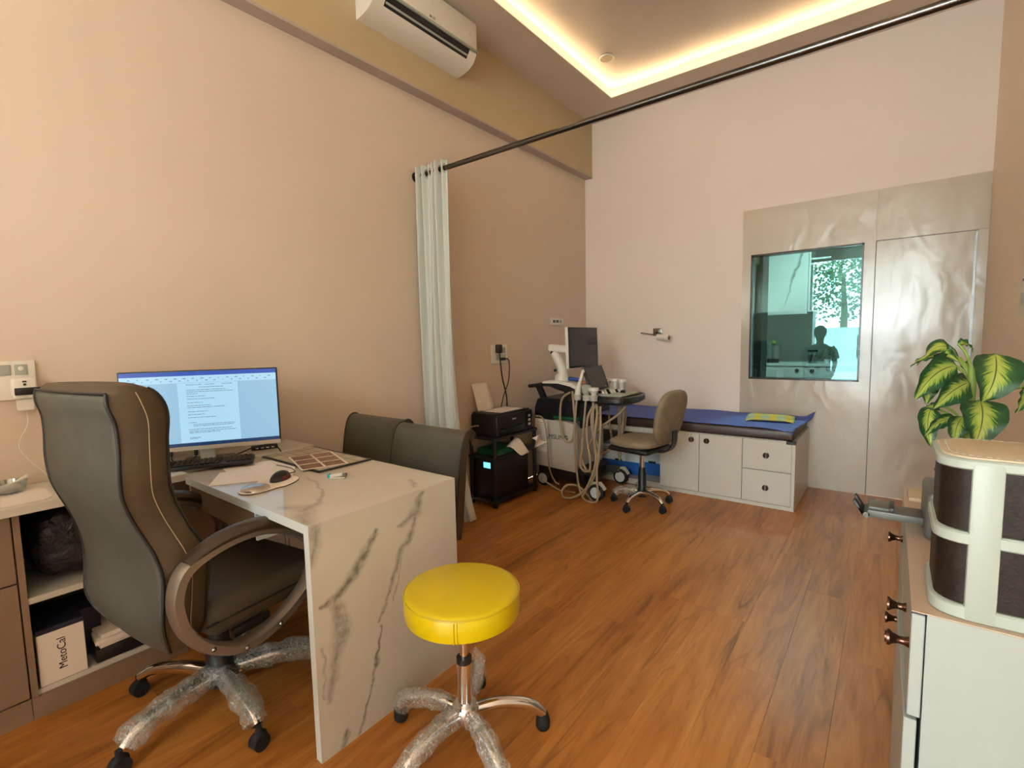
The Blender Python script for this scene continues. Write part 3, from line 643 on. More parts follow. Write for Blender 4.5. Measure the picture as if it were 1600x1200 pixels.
MB().grid(lambda u, v: rear(u, v*.93), 16, 40).put('rear_panel', 'chair_rear', bk, smooth=60, solid=.006)
for sgn in (0, 8): MB().tube([Vector(r[sgn])+Vector((0, -.006, 0)) for r in rings[:-3]], .0045, 8).put('piping', 'piping_dark', bk)
MB().tube([Vector(p)+Vector((0, -.007, 0)) for p in rings[-4][:9]], .004, 8).put('piping', 'piping_dark', bk)
MB().tube([Vector(r[10])+Vector((.003, .0, 0)) for r in rings[8:-3]], .0012, 6).put('stitching', 'stitch', bk)
MB().tube([Vector(r[12])+Vector((.002, .0, 0)) for r in rings[6:-2]], .004, 8).put('piping', 'piping_dark', bk)
st = MB().box(-.255, .255, -.16, .29, .385, .50, bev=.04, seg=4).put('seat', 'chair_leather', t); MB().tube([(-.25, .26, .44), (-.257, 0, .44), (-.25, -.17, .44)], .004, 8).put('piping', 'piping_dark', st); MB().tube([(.25, .26, .44), (.257, 0, .44), (.25, -.17, .44)], .004, 8).put('piping', 'piping_dark', st)
loop = [(-.265, .53), (-.268, .60), (-.235, .665), (-.14, .700), (-.02, .705), (.08, .675), (.16, .62), (.2, .555), (.188, .495), (.14, .43), (.03, .368), (-.09, .352), (-.19, .405), (-.24, .465)]
for s in (-1, 1):
    loop_ = loop if s > 0 else [(y*.86+.035, z) for y, z in loop]
    pth = smooth_path([(s*.295, y, z) for y, z in loop_], 5, True)
    m = MB(); rings_ = []
    n_ = len(pth)
    for i, p in enumerate(pth):
        tg = (pth[(i+1) % n_]-pth[i-1]).normalized(); nn = Vector((0, -tg.z, tg.y)); w = Vector((.026, 0, 0)); hh = nn*.017
        rings_.append([p-w-hh*.7, p-w*.6-hh, p+w*.6-hh, p+w-hh*.7, p+w+hh*.7, p+w*.6+hh, p-w*.6+hh, p-w+hh*.7])
    ar = m.ring_loft(rings_, closed=True).put('armrest', 'arm_silver', t)
    pp = smooth_path([(s*.295, y, z+.016) for y, z in loop_[2:8]], 6)
    m = MB(); rg = []
    for i, p in enumerate(pp):
        tg = (pp[min(i+1, len(pp)-1)]-pp[max(i-1, 0)]).normalized(); nn = Vector((0, -tg.z, tg.y)); f = .75+.25*math.sin(PI*min(max(i/(len(pp)-1), .03), .97)); w = Vector((.034*f, 0, 0)); hh = nn*.024*f
        rg.append([p+w*math.cos(2*PI*k/12)+hh*math.sin(2*PI*k/12) for k in range(12)])
    m.ring_loft(rg).put('arm_pad', 'arm_pad', ar)
    for y, z in ((-.09, .352), (-.19, .405), (.03, .368)): MB().ball((s*.322, y, z), .008, 10).put('bolt', 'steel', ar)
    MB().box(s*.25-.02*(s < 0), s*.25+.02*(s > 0), -.1, .03, .37, .40, bev=.004).put('arm_bracket', 'black_plastic', t)
MB().box(-.09, .09, -.10, .12, .335, .384, bev=.01).put('tilt_mechanism', 'black_plastic', t)
m = MB(); m.cyl((0, 0, .10), (0, 0, .34), .028); m.lathe([(.062, .085), (.066, .12), (.045, .15), (.045, .215), (.035, .22), (.035, .30)]); m.put('gas_lift', 'black_plastic', t)
for i, dg in enumerate((-4, 68, 140, 212, 284)):
    a = math.radians(dg)-CA; wrapped = i in (0, 1, 2, 4)
    star_leg(t, a, .325, .115, .075, .026, .017, 'chrome', wrapped)
    caster(MB(), (.335*math.cos(a), .335*math.sin(a))).put('caster', 'black_rubber', t)

# yellow stool
SA = (-1.043, 1.063, 0)
t = thing('round_stool', 'round yellow vinyl stool on a chrome bubble-wrapped base', 'stool', SA)
cs = [(.0, .528), (.165, .528), (.176, .524), (.181, .516), (.182, .47), (.179, .452), (.170, .447), (0, .447)]
seat = MB().lathe(list(reversed(cs)), n=64).put('seat', 'yellow_vinyl', t); 
MB().tube([(.1805*math.cos(2*PI*k/64), .1805*math.sin(2*PI*k/64), .5195) for k in range(64)], .0026, 8, True).put('piping', 'yellow_piping', seat)
sa = math.atan2(-.85, .62); MB().tube([(.1825*math.cos(sa), .1825*math.sin(sa), z) for z in (.452, .47, .49, .515)], .0016, 6).put('seam', 'yellow_piping', seat)
sa += .05; MB().tube([(.1825*math.cos(sa), .1825*math.sin(sa), z) for z in (.452, .47, .49, .515)], .0012, 6).put('seam', 'yellow_piping', seat)
MB().cyl((0, 0, .27), (0, 0, .447), .014).put('piston', 'chrome', t); m = MB(); m.cyl((0, 0, .278), (0, 0, .296), .0245); m.put('collar', 'black_plastic', t)
MB().lathe([(.0, .095), (.024, .095), (.0245, .278), (.0, .279)], n=32).put('column', 'chrome', t); MB().lathe([(.0, .082), (.040, .082), (.044, .095), (.044, .128), (.036, .140), (.026, .142), (0, .142)], n=40).put('hub', 'chrome', t)
B(-.012, .012, -.018, .018, .425, .447, bev=.004).xf(Matrix.Translation((-.115, -.055, 0))).put('lever', 'black_plastic', t)
for i, dg in enumerate((50, 122, 194, 266, 338)):
    a = math.radians(dg); star_leg(t, a, .258, .112, .052, .020, .0165, 'chrome', i != 0, wrapf=(.12, 1.0))
    MB().lathe([(0, 0.0), (.020, .001), (.024, .008), (.024, .03), (.017, .055), (0, .058)], (.258*math.cos(a), .258*math.sin(a), 0), 20).put('glide_foot', 'black_rubber', t)
m = MB().tube([(-.012, .038, .14), (-.008, .05, .2), (.006, .058, .26), (.004, .05, .30)], [.026, .03, .024, .006], 18, cap=False).jitter(.012, 40); m.put('loose_wrap', 'bubble_film', t, smooth=70)

# two visitor chairs tucked against the far side of the desk, facing it
def visitor(loc, rz, label):
    t = thing('visitor_chair', label, 'chair', loc, rz, 'visitor chairs behind the desk')
    # side profile (y forward = towards desk is -y here): curve of the back with rolled top
    ctr = smooth_path([(0, .14, .40), (0, .16, .50), (0, .175, .62), (0, .19, .74), (0, .205, .82), (0, .222, .858), (0, .248, .868), (0, .266, .848)], 5)
    m = MB(); rg = []; hw = .235
    for i, p in enumerate(ctr):
        tg = (ctr[min(i+1, len(ctr)-1)]-ctr[max(i-1, 0)]).normalized(); nn = Vector((0, tg.z, -tg.y)); th = .026-.012*(i/(len(ctr)-1))
        rg.append([Vector((-hw, p.y, p.z))-nn*th, Vector((hw, p.y, p.z))-nn*th, Vector((hw+.004, p.y, p.z)), Vector((hw, p.y, p.z))+nn*th, Vector((-hw, p.y, p.z))+nn*th, Vector((-hw-.004, p.y, p.z))])
    b = m.ring_loft(rg).put('backrest', 'visitor_leather', t, smooth=50)
    for s in (-1, 1):
        m = MB(); ins = [Vector((s*(hw+.005), p.y, p.z)) for p in ctr]; m.tube(ins, None, flat=(.045, .008), upv=(1, 0, 0)) ; m.put('side_panel', 'visitor_side', b)
    [MB().tube([Vector((s*(hw+.008), r[0].y, r[0].z)) for r in rg], .004, 6).put('piping', 'piping_dark', b) for s in (-1, 1)]
    MB().box(-.235, .235, -.25, .16, .375, .455, bev=.03, seg=3).put('seat', 'visitor_leather', t)
    for s in (-1, 1):
        MB().tube(smooth_path([(s*.21, .14, .37), (s*.21, -.20, .365), (s*.21, -.225, .33), (s*.21, -.20, .03), (s*.21, -.17, .013), (s*.21, .16, .013)], 5), .0125, 10).put('leg', 'chrome', t)
    MB().cyl((-.21, .16, .013), (.21, .16, .013), .0125).put('cross_bar', 'chrome', t)
visitor((-1.765, 1.395, 0), 0, 'olive-grey leather visitor chair nearest the stool')
visitor((-2.278, 1.46, 0), 0, 'olive-grey leather visitor chair nearest the left wall')

# ================================================================== CURTAIN, ROD, AIR CONDITIONER, CEILING LAMPS
RY, RZ = 2.38, 2.437
t = thing('curtain_rod', 'long dark steel curtain rod spanning the room', 'curtain rod', (XL, RY, RZ))
MB().cyl((.001, 0, 0), (XR-XL-.001, 0, 0), .0165, n=20).put('pole', 'dark_steel', t); m = MB(); m.lathe([(.0, .0005), (.034, .0005), (.034, .006), (.019, .012), (.019, .03), (0, .03)], axis='X'); m.put('wall_flange', 'dark_steel', t); MB().lathe([(.0, -.0005), (.034, -.0005), (.034, -.006), (.019, -.012), (.019, -.03), (0, -.03)], (XR-XL, 0, 0), axis='X').put('wall_flange', 'dark_steel', t)
t = thing('curtain', 'pale grey eyelet curtain drawn back against the left wall', 'curtain', (XL+.03, RY, 0))
def cur(u, v):
    z = RZ+.055-(RZ+.055-.09)*v
    x0 = -.02; w = .30+.16*v**5; x = x0+w*u
    amp = (.040+.012*v); ph = u*PI*13+.7*v*math.sin(u*7)
    y = amp*math.sin(ph)*(.6+.4*math.sin(u*11+v*3))-.03*v*(u-.2)
    return (max(x+.012*math.cos(ph*.5)*v, -.022), y, z-.02*math.sin(u*9)*v*.4)
MB().grid(cur, 150, 40).put('cloth', 'curtain_cloth', t, smooth=80, solid=.003)
for i in range(7): MB().tube([(.0+.043*i, .026*math.cos(2*PI*k/20), RZ+.026*math.sin(2*PI*k/20)) for k in range(20)], .004, 6, True).put('eyelet', 'grey_plastic', t)
# split air conditioner on the beam
AY0, AY1 = 1.885, 2.735
t = thing('air_conditioner', 'white split air conditioner mounted on the ochre beam', 'air conditioner', (-2.5725, AY0, 3.20))
L = AY1-AY0; pf = [(.0005, .0), (.055, .004), (.115, .018), (.16, .045), (.188, .085), (.196, .13), (.198, .285), (.185, .296), (.0005, .298)]
body = MB().prism([(a, b) for a, b in pf], 'Y', 0, L); 
for v in body.bm.verts: pass
bo = body.put('body', 'white_plastic', t, smooth=35)
B(.1965, .2055, .012, L-.012, .112, .288, bev=.004).put('front_panel', 'white_plastic', bo)
B(.1960, .2100, .006, L-.006, .098, .113, bev=.003).put('panel_lip', 'ivory_plastic', bo)
# outlet slot following the lower front curve
def slot(name, mat, s0, s1, y0, y1, off):
    q = [(.115, .018), (.16, .045), (.188, .085), (.1955, .108)]
    def at(s):
        s *= 3; i = min(int(s), 2); f = s-i; a, b = q[i], q[i+1]; n = Vector((b[1]-a[1], -(b[0]-a[0]))).normalized(); return (a[0]+(b[0]-a[0])*f+n.x*off, a[1]+(b[1]-a[1])*f+n.y*off)
    m = MB(); pts = [at(s0+(s1-s0)*i/8) for i in range(9)]; inn = [(x-.006, z+.004) for x, z in pts]; m.prism(pts+inn[::-1], 'Y', y0, y1); m.put(name, mat, bo, smooth=30)
slot('outlet', 'black_plastic', .36, .985, .075, L-.075, .003); slot('louvre', 'ivory_plastic', .47, .55, .080, L-.080, .007)
text_mesh('LG', .022, 'dark_grey_plastic', 'logo', bo, basis((.2062, L/2+.01, .135), (0, 1, 0), (0, 0, 1))); MB().lathe([(0, 0), (.008, 0), (.008, .0008), (0, .0008)], (.2056, L/2-.018, .135), axis='X').put('logo_disc', 'dark_grey_plastic', bo)
text_mesh('R', .03, 'box_white', 'badge', bo, basis((.2062, L-.075, .19), (0, 1, 0), (0, 0, 1)))
# downlights
for (x, y, lb) in ((-1.985, 3.945, 'small round recessed ceiling downlight in the lit tray corner'), (-.28, 4.13, 'small round ceiling downlight near the curtain rod end')):
    t = thing('downlight', lb, 'ceiling light', (x, y, ZU-.016), 0, 'downlights in the ceiling tray')
    MB().tube([(.057*math.cos(2*PI*k/36), .057*math.sin(2*PI*k/36), .002) for k in range(36)], .0065, 8, True).put('ring', 'white_plastic', t); MB().lathe([(0, -.001), (.050, -.0008), (.050, .006), (0, .006)], n=36).put('diffuser', 'lamp_face', t)

# ================================================================== PRINTER RACK
RX0, RX1, RY0, RY1 = -2.645, -2.365, 2.815, 3.385
t = thing('printer_rack', 'black three-tier rack standing against the left wall', 'rack', (RX0, RY0, 0))
w, l = RX1-RX0, RY1-RY0
for z, nm in ((.035, 'shelf'), (.375, 'shelf'), (.530, 'shelf')): B(0, w, 0, l, z, z+.022, bev=.004).put(nm, 'black_plastic', t)
for a, b in ((.02, .02), (w-.02, .02), (.02, l-.02), (w-.02, l-.02)): MB().cyl((a, b, .0), (a, b, .532), .016, n=14).put('post', 'black_plastic', t)
t = thing('ups_unit', 'black power backup tower with glowing blue display on the rack base', 'power backup', (-2.505, 3.07, .0575))
B(-.11, .11, -.225, .215, 0, .31, bev=.008).put('case', 'black_plastic', t); B(-.09, -.04+.02, -.2265, -.225, .245, .29).xf(Matrix.Translation((.085, 0, 0))).put('display', 'icon_blue', t, smooth=0)
o = MB().box(-.105, .105, -.15, .15, 0, .045, bev=.004).put('green_carton', 'green_card'); o.location = (-2.505, 3.03, .3975); o.rotation_euler = (0, 0, .05); tag(o, 'flat green carton on the middle rack shelf', 'box')
m = MB().grid(lambda u, v: ((u-.5)*.15, (v-.5)*.13, .05+.02*math.sin(u*5)-.05*v*u*u*1.5), 10, 10); o = m.put('torn_paper', 'paper', solid=.001); o.location = (-2.385, 3.13, .405); o.rotation_euler = (.5, .3, .2); tag(o, 'curled white paper hanging off the green carton', 'paper')
m = MB().grid(lambda u, v: ((u-.5)*.08, (v-.5)*.13, .03*math.sin(u*4+v*3)), 10, 10); o = m.put('tissue', 'paper', solid=.001); o.location = (-2.325, 3.345, .45); o.rotation_euler = (.2, 1.0, .1); tag(o, 'crumpled white tissue stuck at the right rack post', 'tissue')
t = thing('printer', 'black inkjet printer with paper on its lid on the rack top', 'printer', (-2.505, 3.09, .5525))
B(-.135, .135, -.235, .235, 0, .165, bev=.012, seg=3).put('case', 'black_plastic', t); B(-.125, .12, -.225, .21, .165, .178, bev=.004).put('scanner_lid', 'black_plastic', t)
B(.134, .138, .135, .225, .03, .145, bev=.002).put('control_panel', 'black_gloss', t); [B(.138, .141, .165, .195, .04+.035*i, .06+.035*i, bev=.002).put('button', 'grey_plastic', t) for i in range(3)]
B(.1345, .1370, -.2, .11, .02, .07, bev=.001).put('output_slot', 'black_gloss', t); B(-.132, -.122, -.16, .04, .165, .19, bev=.002).put('paper_feeder', 'black_plastic', t)
B(.1345, .1360, -.045, .005, .115, .125).put('badge', 'grey_plastic', t, smooth=0)
o = B(-.10, .09, -.15, .15, 0, .003).put('paper_stack', 'paper'); o.location = (-2.50, 3.10, .731); o.rotation_euler = (0, 0, .03); tag(o, 'white paper lying flat on the printer lid', 'paper')
m = MB().grid(lambda u, v: (-.05*v-.02*v*v, (u-.5)*.2, .22*v), 4, 10); o = m.put('feed_sheet', 'paper', solid=.0012); o.location = (-2.590, 2.985, .735); tag(o, 'white sheet standing upright in the printer feeder', 'paper')
t = thing('power_outlet', 'square white outlet with two black plugs above the printer', 'socket', (XL, 3.245, 1.185))
B(.0005, .012, -.105, .105, -.08, .08, bev=.003).put('plate', 'white_plastic', t); [B(.012, .014, -.05+.07*(i % 2), .01+.07*(i % 2), -.055+.06*(i//2), -.005+.06*(i//2), bev=.001).put('outlet', 'ivory_plastic', t) for i in range(4)]
t = thing('plug_with_cord', 'thick black plug in the upper outlet with cord to the printer', 'plug', (XL+.0145, 3.205, 1.22))
B(0, .045, -.026, .026, -.03, .045, bev=.01, seg=3).put('plug', 'black_plastic', t); MB().tube(smooth_path([(.03, 0, -.03), (.03, .01, -.12), (.028, .035, -.25), (.03, .07, -.36), (.03, .085, -.45), (.02, .09, -.6)]), .006, 8).put('cord', 'black_plastic', t)
t = thing('small_plug_with_cord', 'smaller black plug in the lower outlet with cord crossing over', 'plug', (XL+.0145, 3.265, 1.14))
B(0, .03, -.022, .022, -.012, .012, bev=.006, seg=2).put('plug', 'black_plastic', t); MB().tube(smooth_path([(.02, .02, 0), (.022, .07, -.01), (.03, .07, -.09), (.045, .03, -.2), (.045, -.03, -.3), (.04, -.07, -.42), (.03, -.075, -.55)]), .0045, 8).put('cord', 'black_plastic', t)
t = thing('rack_cable', 'pale grey cable looping from the printer down to the floor', 'cable', (-2.36, 3.37, 0))
MB().tube(smooth_path([(.012, -.03, .66), (.035, .03, .64), (.05, .06, .55), (.06, .07, .40), (.06, .09, .2), (.07, .16, .06), (.09, .2, .03)]), .007, 8).put('upper_run', 'cable_beige', t)
MB().tube(smooth_path([(.01, .04, .10), (.06, .08, .055), (.16, .10, .012), (.30, .12, .010)]), .007, 8).put('floor_run', 'cable_beige', t)
t = thing('printer_side_cable', 'grey lead curving out of the near printer side', 'cable', (-2.6, 2.81, .57)); MB().tube(smooth_path([(.06, .02, .065), (.03, -.02, .06), (.0, -.01, .02), (-.005, .02, -.10)]), .006, 8).put('lead', 'cable_beige', t)
t = thing('switch_plate', 'small white switch plate on the left wall above the scanner', 'switch', (XL, 4.165, 1.475))
B(.0005, .010, -.12, .12, -.036, .036, bev=.003).put('plate', 'white_plastic', t)
for i in range(3): B(.010, .016, -.075+i*.06, -.035+i*.06, -.014, .014, bev=.003).put('switch', 'dark_grey_plastic' if i < 2 else 'ivory_plastic', t)

# ================================================================== ULTRASOUND CART (faces +x)
UY0, UY1 = 3.52, 3.98
t = thing('ultrasound_machine', 'white and black ultrasound scanner cart with swivel monitor', 'medical scanner', (-2.25, 3.75, 0))
def U(x0, x1, y0, y1, z0, z1, **k): return B(x0+2.25, x1+2.25, y0-3.75, y1-3.75, z0, z1, **k)
def u3(x, y, z): return (x+2.25, y-3.75, z)
U(-2.47, -1.98, UY0+.02, UY1-.02, .07, .20, bev=.02, seg=3).put('base', 'black_plastic', t)
m = MB(); m.prism([(a+2.25, b) for a, b in ((-2.47, .19), (-2.07, .17), (-2.05, .25), (-2.05, .52), (-2.09, .585), (-2.18, .60), (-2.47, .60))], 'Y', UY0-3.75, UY1-3.75); bd = m.put('side_body', 'grey_plastic', t, smooth=50)
U(-2.36, -2.06, UY0+.06, UY1-.06, .17, .62, bev=.02).put('inner_core', 'black_plastic', t)
m = MB(); m.prism([(a+2.25, b) for a, b in ((-2.49, .59), (-2.49, .70), (-2.46, .775), (-2.43, .79), (-1.98, .79), (-1.98, .66), (-2.10, .64), (-2.30, .64), (-2.30, .59))], 'Y', UY0+.01-3.75, UY1-.01-3.75); m.put('neck_body', 'black_plastic', t, smooth=40)
text_mesh('SAMSUNG', .058, 'ink', 'lettering', bd, basis(u3(-2.275, UY0-.0012, .455), (1, 0, 0), (0, 0, 1)))
# rear push handle
m = MB(); m.tube([u3(-2.56, UY0+.03, .885), u3(-2.40, UY0+.03, .905), u3(-2.34, UY0+.03, .905)], .016, 10); m.tube([u3(-2.56, UY1-.03, .885), u3(-2.40, UY1-.03, .905)], .016, 10); m.tube([u3(-2.56, UY0+.03, .885), u3(-2.56, UY1-.03, .885)], .016, 10)
for y in (UY0+.03, UY1-.03): m.tube([u3(-2.46, y, .895), u3(-2.40, y, .78)], None, flat=(.05, .03), upv=(0, 1, 0))
m.put('push_handle', 'black_plastic', t)
# top deck sloping to the console
m = MB(); m.prism([(a+2.25, b) for a, b in ((-2.40, .935), (-2.24, .945), (-2.10, .925), (-1.97, .855), (-1.98, .84), (-2.12, .90), (-2.24, .922), (-2.40, .918))], 'Y', UY0-3.75, UY1-3.75); m.put('deck', 'white_plastic', t, smooth=40)
m = MB(); m.prism([(a+2.25, b) for a, b in ((-2.40, .917), (-2.24, .921), (-2.12, .898), (-1.985, .835), (-2.0, .79), (-2.05, .79), (-2.14, .845), (-2.24, .865), (-2.33, .895))], 'Y', UY0+.005-3.75, UY1-.005-3.75); m.put('deck_underside', 'black_plastic', t, smooth=40)
# console tray with rounded front
def console(z, g=0):
    pts = []
    for k in range(28):
        a = -PI/2+PI*k/27; pts.append((-1.78+(.175+g)*math.cos(a)**.6+2.25 if math.cos(a) > 0 else -1.78+2.25, (.245+g)*math.copysign(abs(math.sin(a))**.7, math.sin(a)), z))
    return pts+[(-2.06+2.25, .245+g, z), (-2.06+2.25, -.245-g, z)]
MB().ring_loft([console(.765, -.03), console(.785), console(.815), console(.825, -.006)]).put('console_tray', 'black_plastic', t, smooth=50)
MB().tube([Vector(p)+Vector((0, 0, 0)) for p in console(.822, -.004)[:28]], .008, 8).put('console_rim', 'dark_steel', t)
m = MB().box(-.135, .135, -.185, .185, 0, .022, bev=.014, seg=3); m.xf(Matrix.Translation(u3(-1.80, 3.73, .826))); kp = m.put('key_panel', 'ivory_plastic', t)
rr = random.Random(3)
for i in range(5):
    for j in range(6):
        q = MB().lathe([(.010, 0), (.010, .012), (.007, .015), (0, .016)], n=12); q.xf(Matrix.Translation(u3(-1.91+.028*i, 3.60+.048*j, .848))); q.put('dial', 'black_gloss' if (i+j) % 3 == 1 else 'white_plastic', kp)
m = MB(); m.ball(u3(-1.74, 3.73, .85), .022, 16); m.put('trackball', 'black_gloss', kp)
# tilted touch screen
A = basis(u3(-1.985, 3.72, .965), (0, 1, 0), (-.36, 0, 1))
m = MB().box(-.165, .165, -.105, .105, -.012, .012, bev=.008); m.xf(A); ts = m.put('touch_screen', 'black_plastic', t); m = MB().box(-.15, .15, -.09, .09, .0121, .0126); m.xf(A); m.put('glass', 'black_gloss', ts, smooth=0)
# monitor arm and monitor
m = MB().lathe([(0, .94), (.062, .94), (.062, .975), (.05, 1.0), (0, 1.0)], u3(-2.26, 3.62, 0)); m.put('arm_foot', 'white_plastic', t)
m = MB().tube(smooth_path([u3(-2.25, 3.62, .99), u3(-2.26, 3.62, 1.05), u3(-2.31, 3.61, 1.15), u3(-2.335, 3.61, 1.175)], 4), [.044]*4+[.042]*4+[.036]*4+[.033], 14); la = m.put('lower_arm', 'white_plastic', t)
m = MB().ball(u3(-2.30, 3.575, 1.03), .014, 10); m.put('joint_cap', 'black_plastic', la); MB().cyl(u3(-2.335, 3.61, 1.172), u3(-2.335, 3.61, 1.195), .028).put('joint_ring', 'black_plastic', la)
MB().box(-.045, .21, -.03, .03, -.032, .032, bev=.018, seg=3).xf(Matrix.Translation(u3(-2.335, 3.61, 1.222)) @ Matrix.Rotation(.25, 4, 'Z') @ Matrix.Rotation(.10, 4, 'Y')).put('upper_arm', 'white_plastic', t)
M = basis(u3(-2.13, 3.77, 1.225), (0, 1, 0), (-.03, 0, 1))
m = MB().box(-.255, .255, -.175, .175, -.03, .0, bev=.008); m.xf(M); mo = m.put('display', 'white_plastic', t)
m = MB().box(-.252, .252, -.172, .172, .0002, .006, bev=.002); m.xf(M); m.put('bezel', 'black_plastic', mo); m = MB().box(-.24, .24, -.158, .160, .0061, .0068); m.xf(M); m.put('screen', 'black_gloss', mo, smooth=0)
# casters
for (x, y) in ((-1.83, 3.44), (-1.87, 3.97), (-2.42, 3.56), (-2.42, 3.93)):
    m = MB(); m.lathe([(0, -.025), (.055, -.025), (.066, -.018), (.066, .018), (.055, .025), (0, .025)], u3(x, y, .066), 28, 'Y'); cw = m.put('caster', 'black_rubber', t)
    MB().lathe([(0, -.031), (.044, -.030), (.047, -.022), (0, -.022)], u3(x, y, .066), 24, 'Y').put('hubcap', 'box_white', cw)
    MB().tube([u3(x-.05, y, .075), u3(x-.03, y, .125), u3(x+.03, y, .135), u3(x+.065, y, .09)], None, flat=(.05, .012), upv=(0, 1, 0)).put('mudguard', 'grey_plastic', cw)
for q in ((u3(-2.05, 3.60, .13), u3(-1.84, 3.46, .135)), (u3(-2.05, 3.90, .13), u3(-1.88, 3.96, .135))): MB().tube(q, None, flat=(.05, .06), upv=(0, 0, 1)).put('outrigger', 'black_plastic', t)
# probe cups along both console edges
for i, (x, y) in enumerate(((-2.02, 3.475), (-1.935, 3.47), (-1.87, 3.47), (-2.02, 4.02), (-1.95, 4.02), (-1.875, 4.0))):
    MB().lathe([(.030, .0), (.034, .045), (.030, .045), (.026, .003), (.012, 0)], u3(x, y, .80), 20).put('probe_cup', 'grey_plastic', t)
# transducers
def probe(loc, head, cable, label, cat='transducer'):
    t = thing('ultrasound_probe', label, cat, loc, 0, 'probes on the scanner')
    head(t); MB().tube(smooth_path([Vector(p)-Vector(loc) for p in cable], 6), .0095, 8).put('cable', 'cable_beige', t)
def wand(t): MB().tube([(0, 0, -.02), (.005, 0, .04), (.02, 0, .09), (.045, 0, .17), (.052, 0, .19), (.055, 0, .2)], [.028, .024, .014, .012, .016, .006], 14).put('head', 'white_plastic', t)
def dome(t): MB().lathe([(0, -.03), (.018, -.03), (.026, .02), (.04, .045), (.040, .062), (.026, .078), (0, .082)]).put('head', 'ivory_plastic', t)
def cup(t): MB().lathe([(0, -.03), (.018, -.03), (.022, .03), (.042, .055), (.040, .075), (.0, .080)]).put('head', 'white_plastic', t)
yc = 3.44
probe((-2.02, 3.475, .85), wand, [(-2.02, 3.46, .80), (-2.03, 3.44, .6), (-2.03, yc, .40), (-2.02, yc, .25), (-1.985, yc-.02, .10), (-1.93, yc-.05, .02), (-1.86, 3.34, .012), (-1.80, 3.36, .012), (-1.79, 3.38, .06), (-1.82, 3.42, .25), (-1.80, 3.44, .5), (-1.81, 3.47, .76)], 'slim white wand probe standing in the nearest cup')
probe((-1.935, 3.47, .85), dome, [(-1.935, 3.46, .81), (-1.945, 3.44, .6), (-1.965, yc, .45), (-1.965, yc, .32), (-1.92, yc, .235), (-1.86, yc, .24), (-1.83, yc, .34), (-1.86, yc, .52), (-1.875, yc, .68), (-1.85, 3.48, .775)], 'domed cream probe beside the slim wand')
probe((-1.87, 3.47, .83), cup, [(-1.87, 3.46, .79), (-1.86, 3.44, .62), (-1.85, yc, .52), (-1.81, yc+.01, .40), (-1.83, yc-.01, .25), (-1.88, yc-.02, .13), (-1.97, yc-.08, .03), (-2.06, yc-.12, .012), (-2.10, yc-.1, .05), (-2.07, yc-.06, .10), (-1.98, yc-.02, .09), (-1.90, yc-.02, .03), (-1.85, yc-.06, .012)], 'white cup-shaped probe on the near console edge')
probe((-2.02, 4.02, .86), cup, [(-2.02, 4.02, .82), (-2.0, 4.0, .6), (-1.95, 3.95, .4), (-1.88, 3.9, .32), (-1.83, 3.86, .5), (-1.80, 3.82, .76)], 'white probe in the far cup nearest the touch screen')
probe((-1.95, 4.02, .86), cup, [(-1.95, 4.02, .82), (-1.88, 3.94, .6), (-1.85, 3.88, .4), (-1.82, 3.84, .25), (-1.80, 3.82, .4), (-1.78, 3.82, .6), (-1.76, 3.80, .765)], 'white probe in the middle cup of the far console edge')
probe((-1.875, 4.0, .86), cup, [(-1.875, 4.0, .82), (-1.80, 3.92, .62), (-1.80, 3.80, .45), (-1.84, 3.62, .36), (-1.90, 3.5, .36), (-1.90, 3.46, .45), (-1.83, 3.50, .58), (-1.72, 3.62, .69), (-1.66, 3.66, .785)], 'white probe in the cup nearest the beige chair')
t = thing('coiled_cables', 'beige cable loops hanging from the scanner front hook', 'cable', (-1.9, 3.44, 0))
MB().tube(smooth_path([(-.18, .02, .86), (-.25, 0, .80), (-.27, 0, .62), (-.24, 0, .47), (-.16, 0, .46), (-.13, 0, .60), (-.14, .0, .78), (-.16, .02, .87)], 6), .0095, 8).put('loop', 'cable_beige', t)
MB().tube(smooth_path([(.02, .04, .76), (-.01, 0, .66), (-.005, -.02, .5), (.02, -.02, .34), (.02, -.02, .25), (-.03, -.02, .23), (-.07, -.02, .28), (-.05, -.02, .42), (-.04, -.02, .5)], 6), .0105, 8).put('loop', 'cable_beige', t)
MB().tube(smooth_path([(.05, .04, .76), (.075, 0, .68), (.06, -.02, .5), (.075, -.02, .35), (.05, -.03, .22), (-.0, -.04, .1), (-.03, -.05, .03)], 6), .011, 8).put('loop', 'cable_beige', t)
o = B(-.085, .045, 0, .0012, -.145, .145).put('notice_sheet', 'paper'); o.location = (-2.40, UY0-.004, .46); o.rotation_euler = (0, .03, 0); tag(o, 'printed sheet taped over the left of the scanner side panel', 'notice')
m = MB(); [m.box(-.065, .03, -.0012, -.0002, .11-.016*i, .113-.016*i) for i in range(14)]; m.put('print', 'paper_print', o, smooth=0)
m = MB().box(-.15, .15, -.1, .1, 0, .04, bev=.01).jitter(.01, 20); o = m.put('green_bag', 'green_card'); o.location = (-2.2, 3.64, .607); tag(o, 'dark green plastic bag resting on the scanner body', 'bag')
o = MB().box(-.05, .05, -.03, .03, 0, .03, bev=.008).jitter(.006, 40).put('tissue_pack', 'tissue_blue'); o.location = (-2.165, 3.66, .937); o.rotation_euler = (0, .1, .3); tag(o, 'small blue wrapped pack on the scanner deck', 'packet')
o = MB().box(-.035, .035, -.03, .03, 0, .02, bev=.006).jitter(.006, 40).put('cloth_scrap', 'rug_red'); o.location = (-2.085, 3.70, .915); tag(o, 'pinkish cloth scrap beside the blue pack on the scanner', 'cloth')

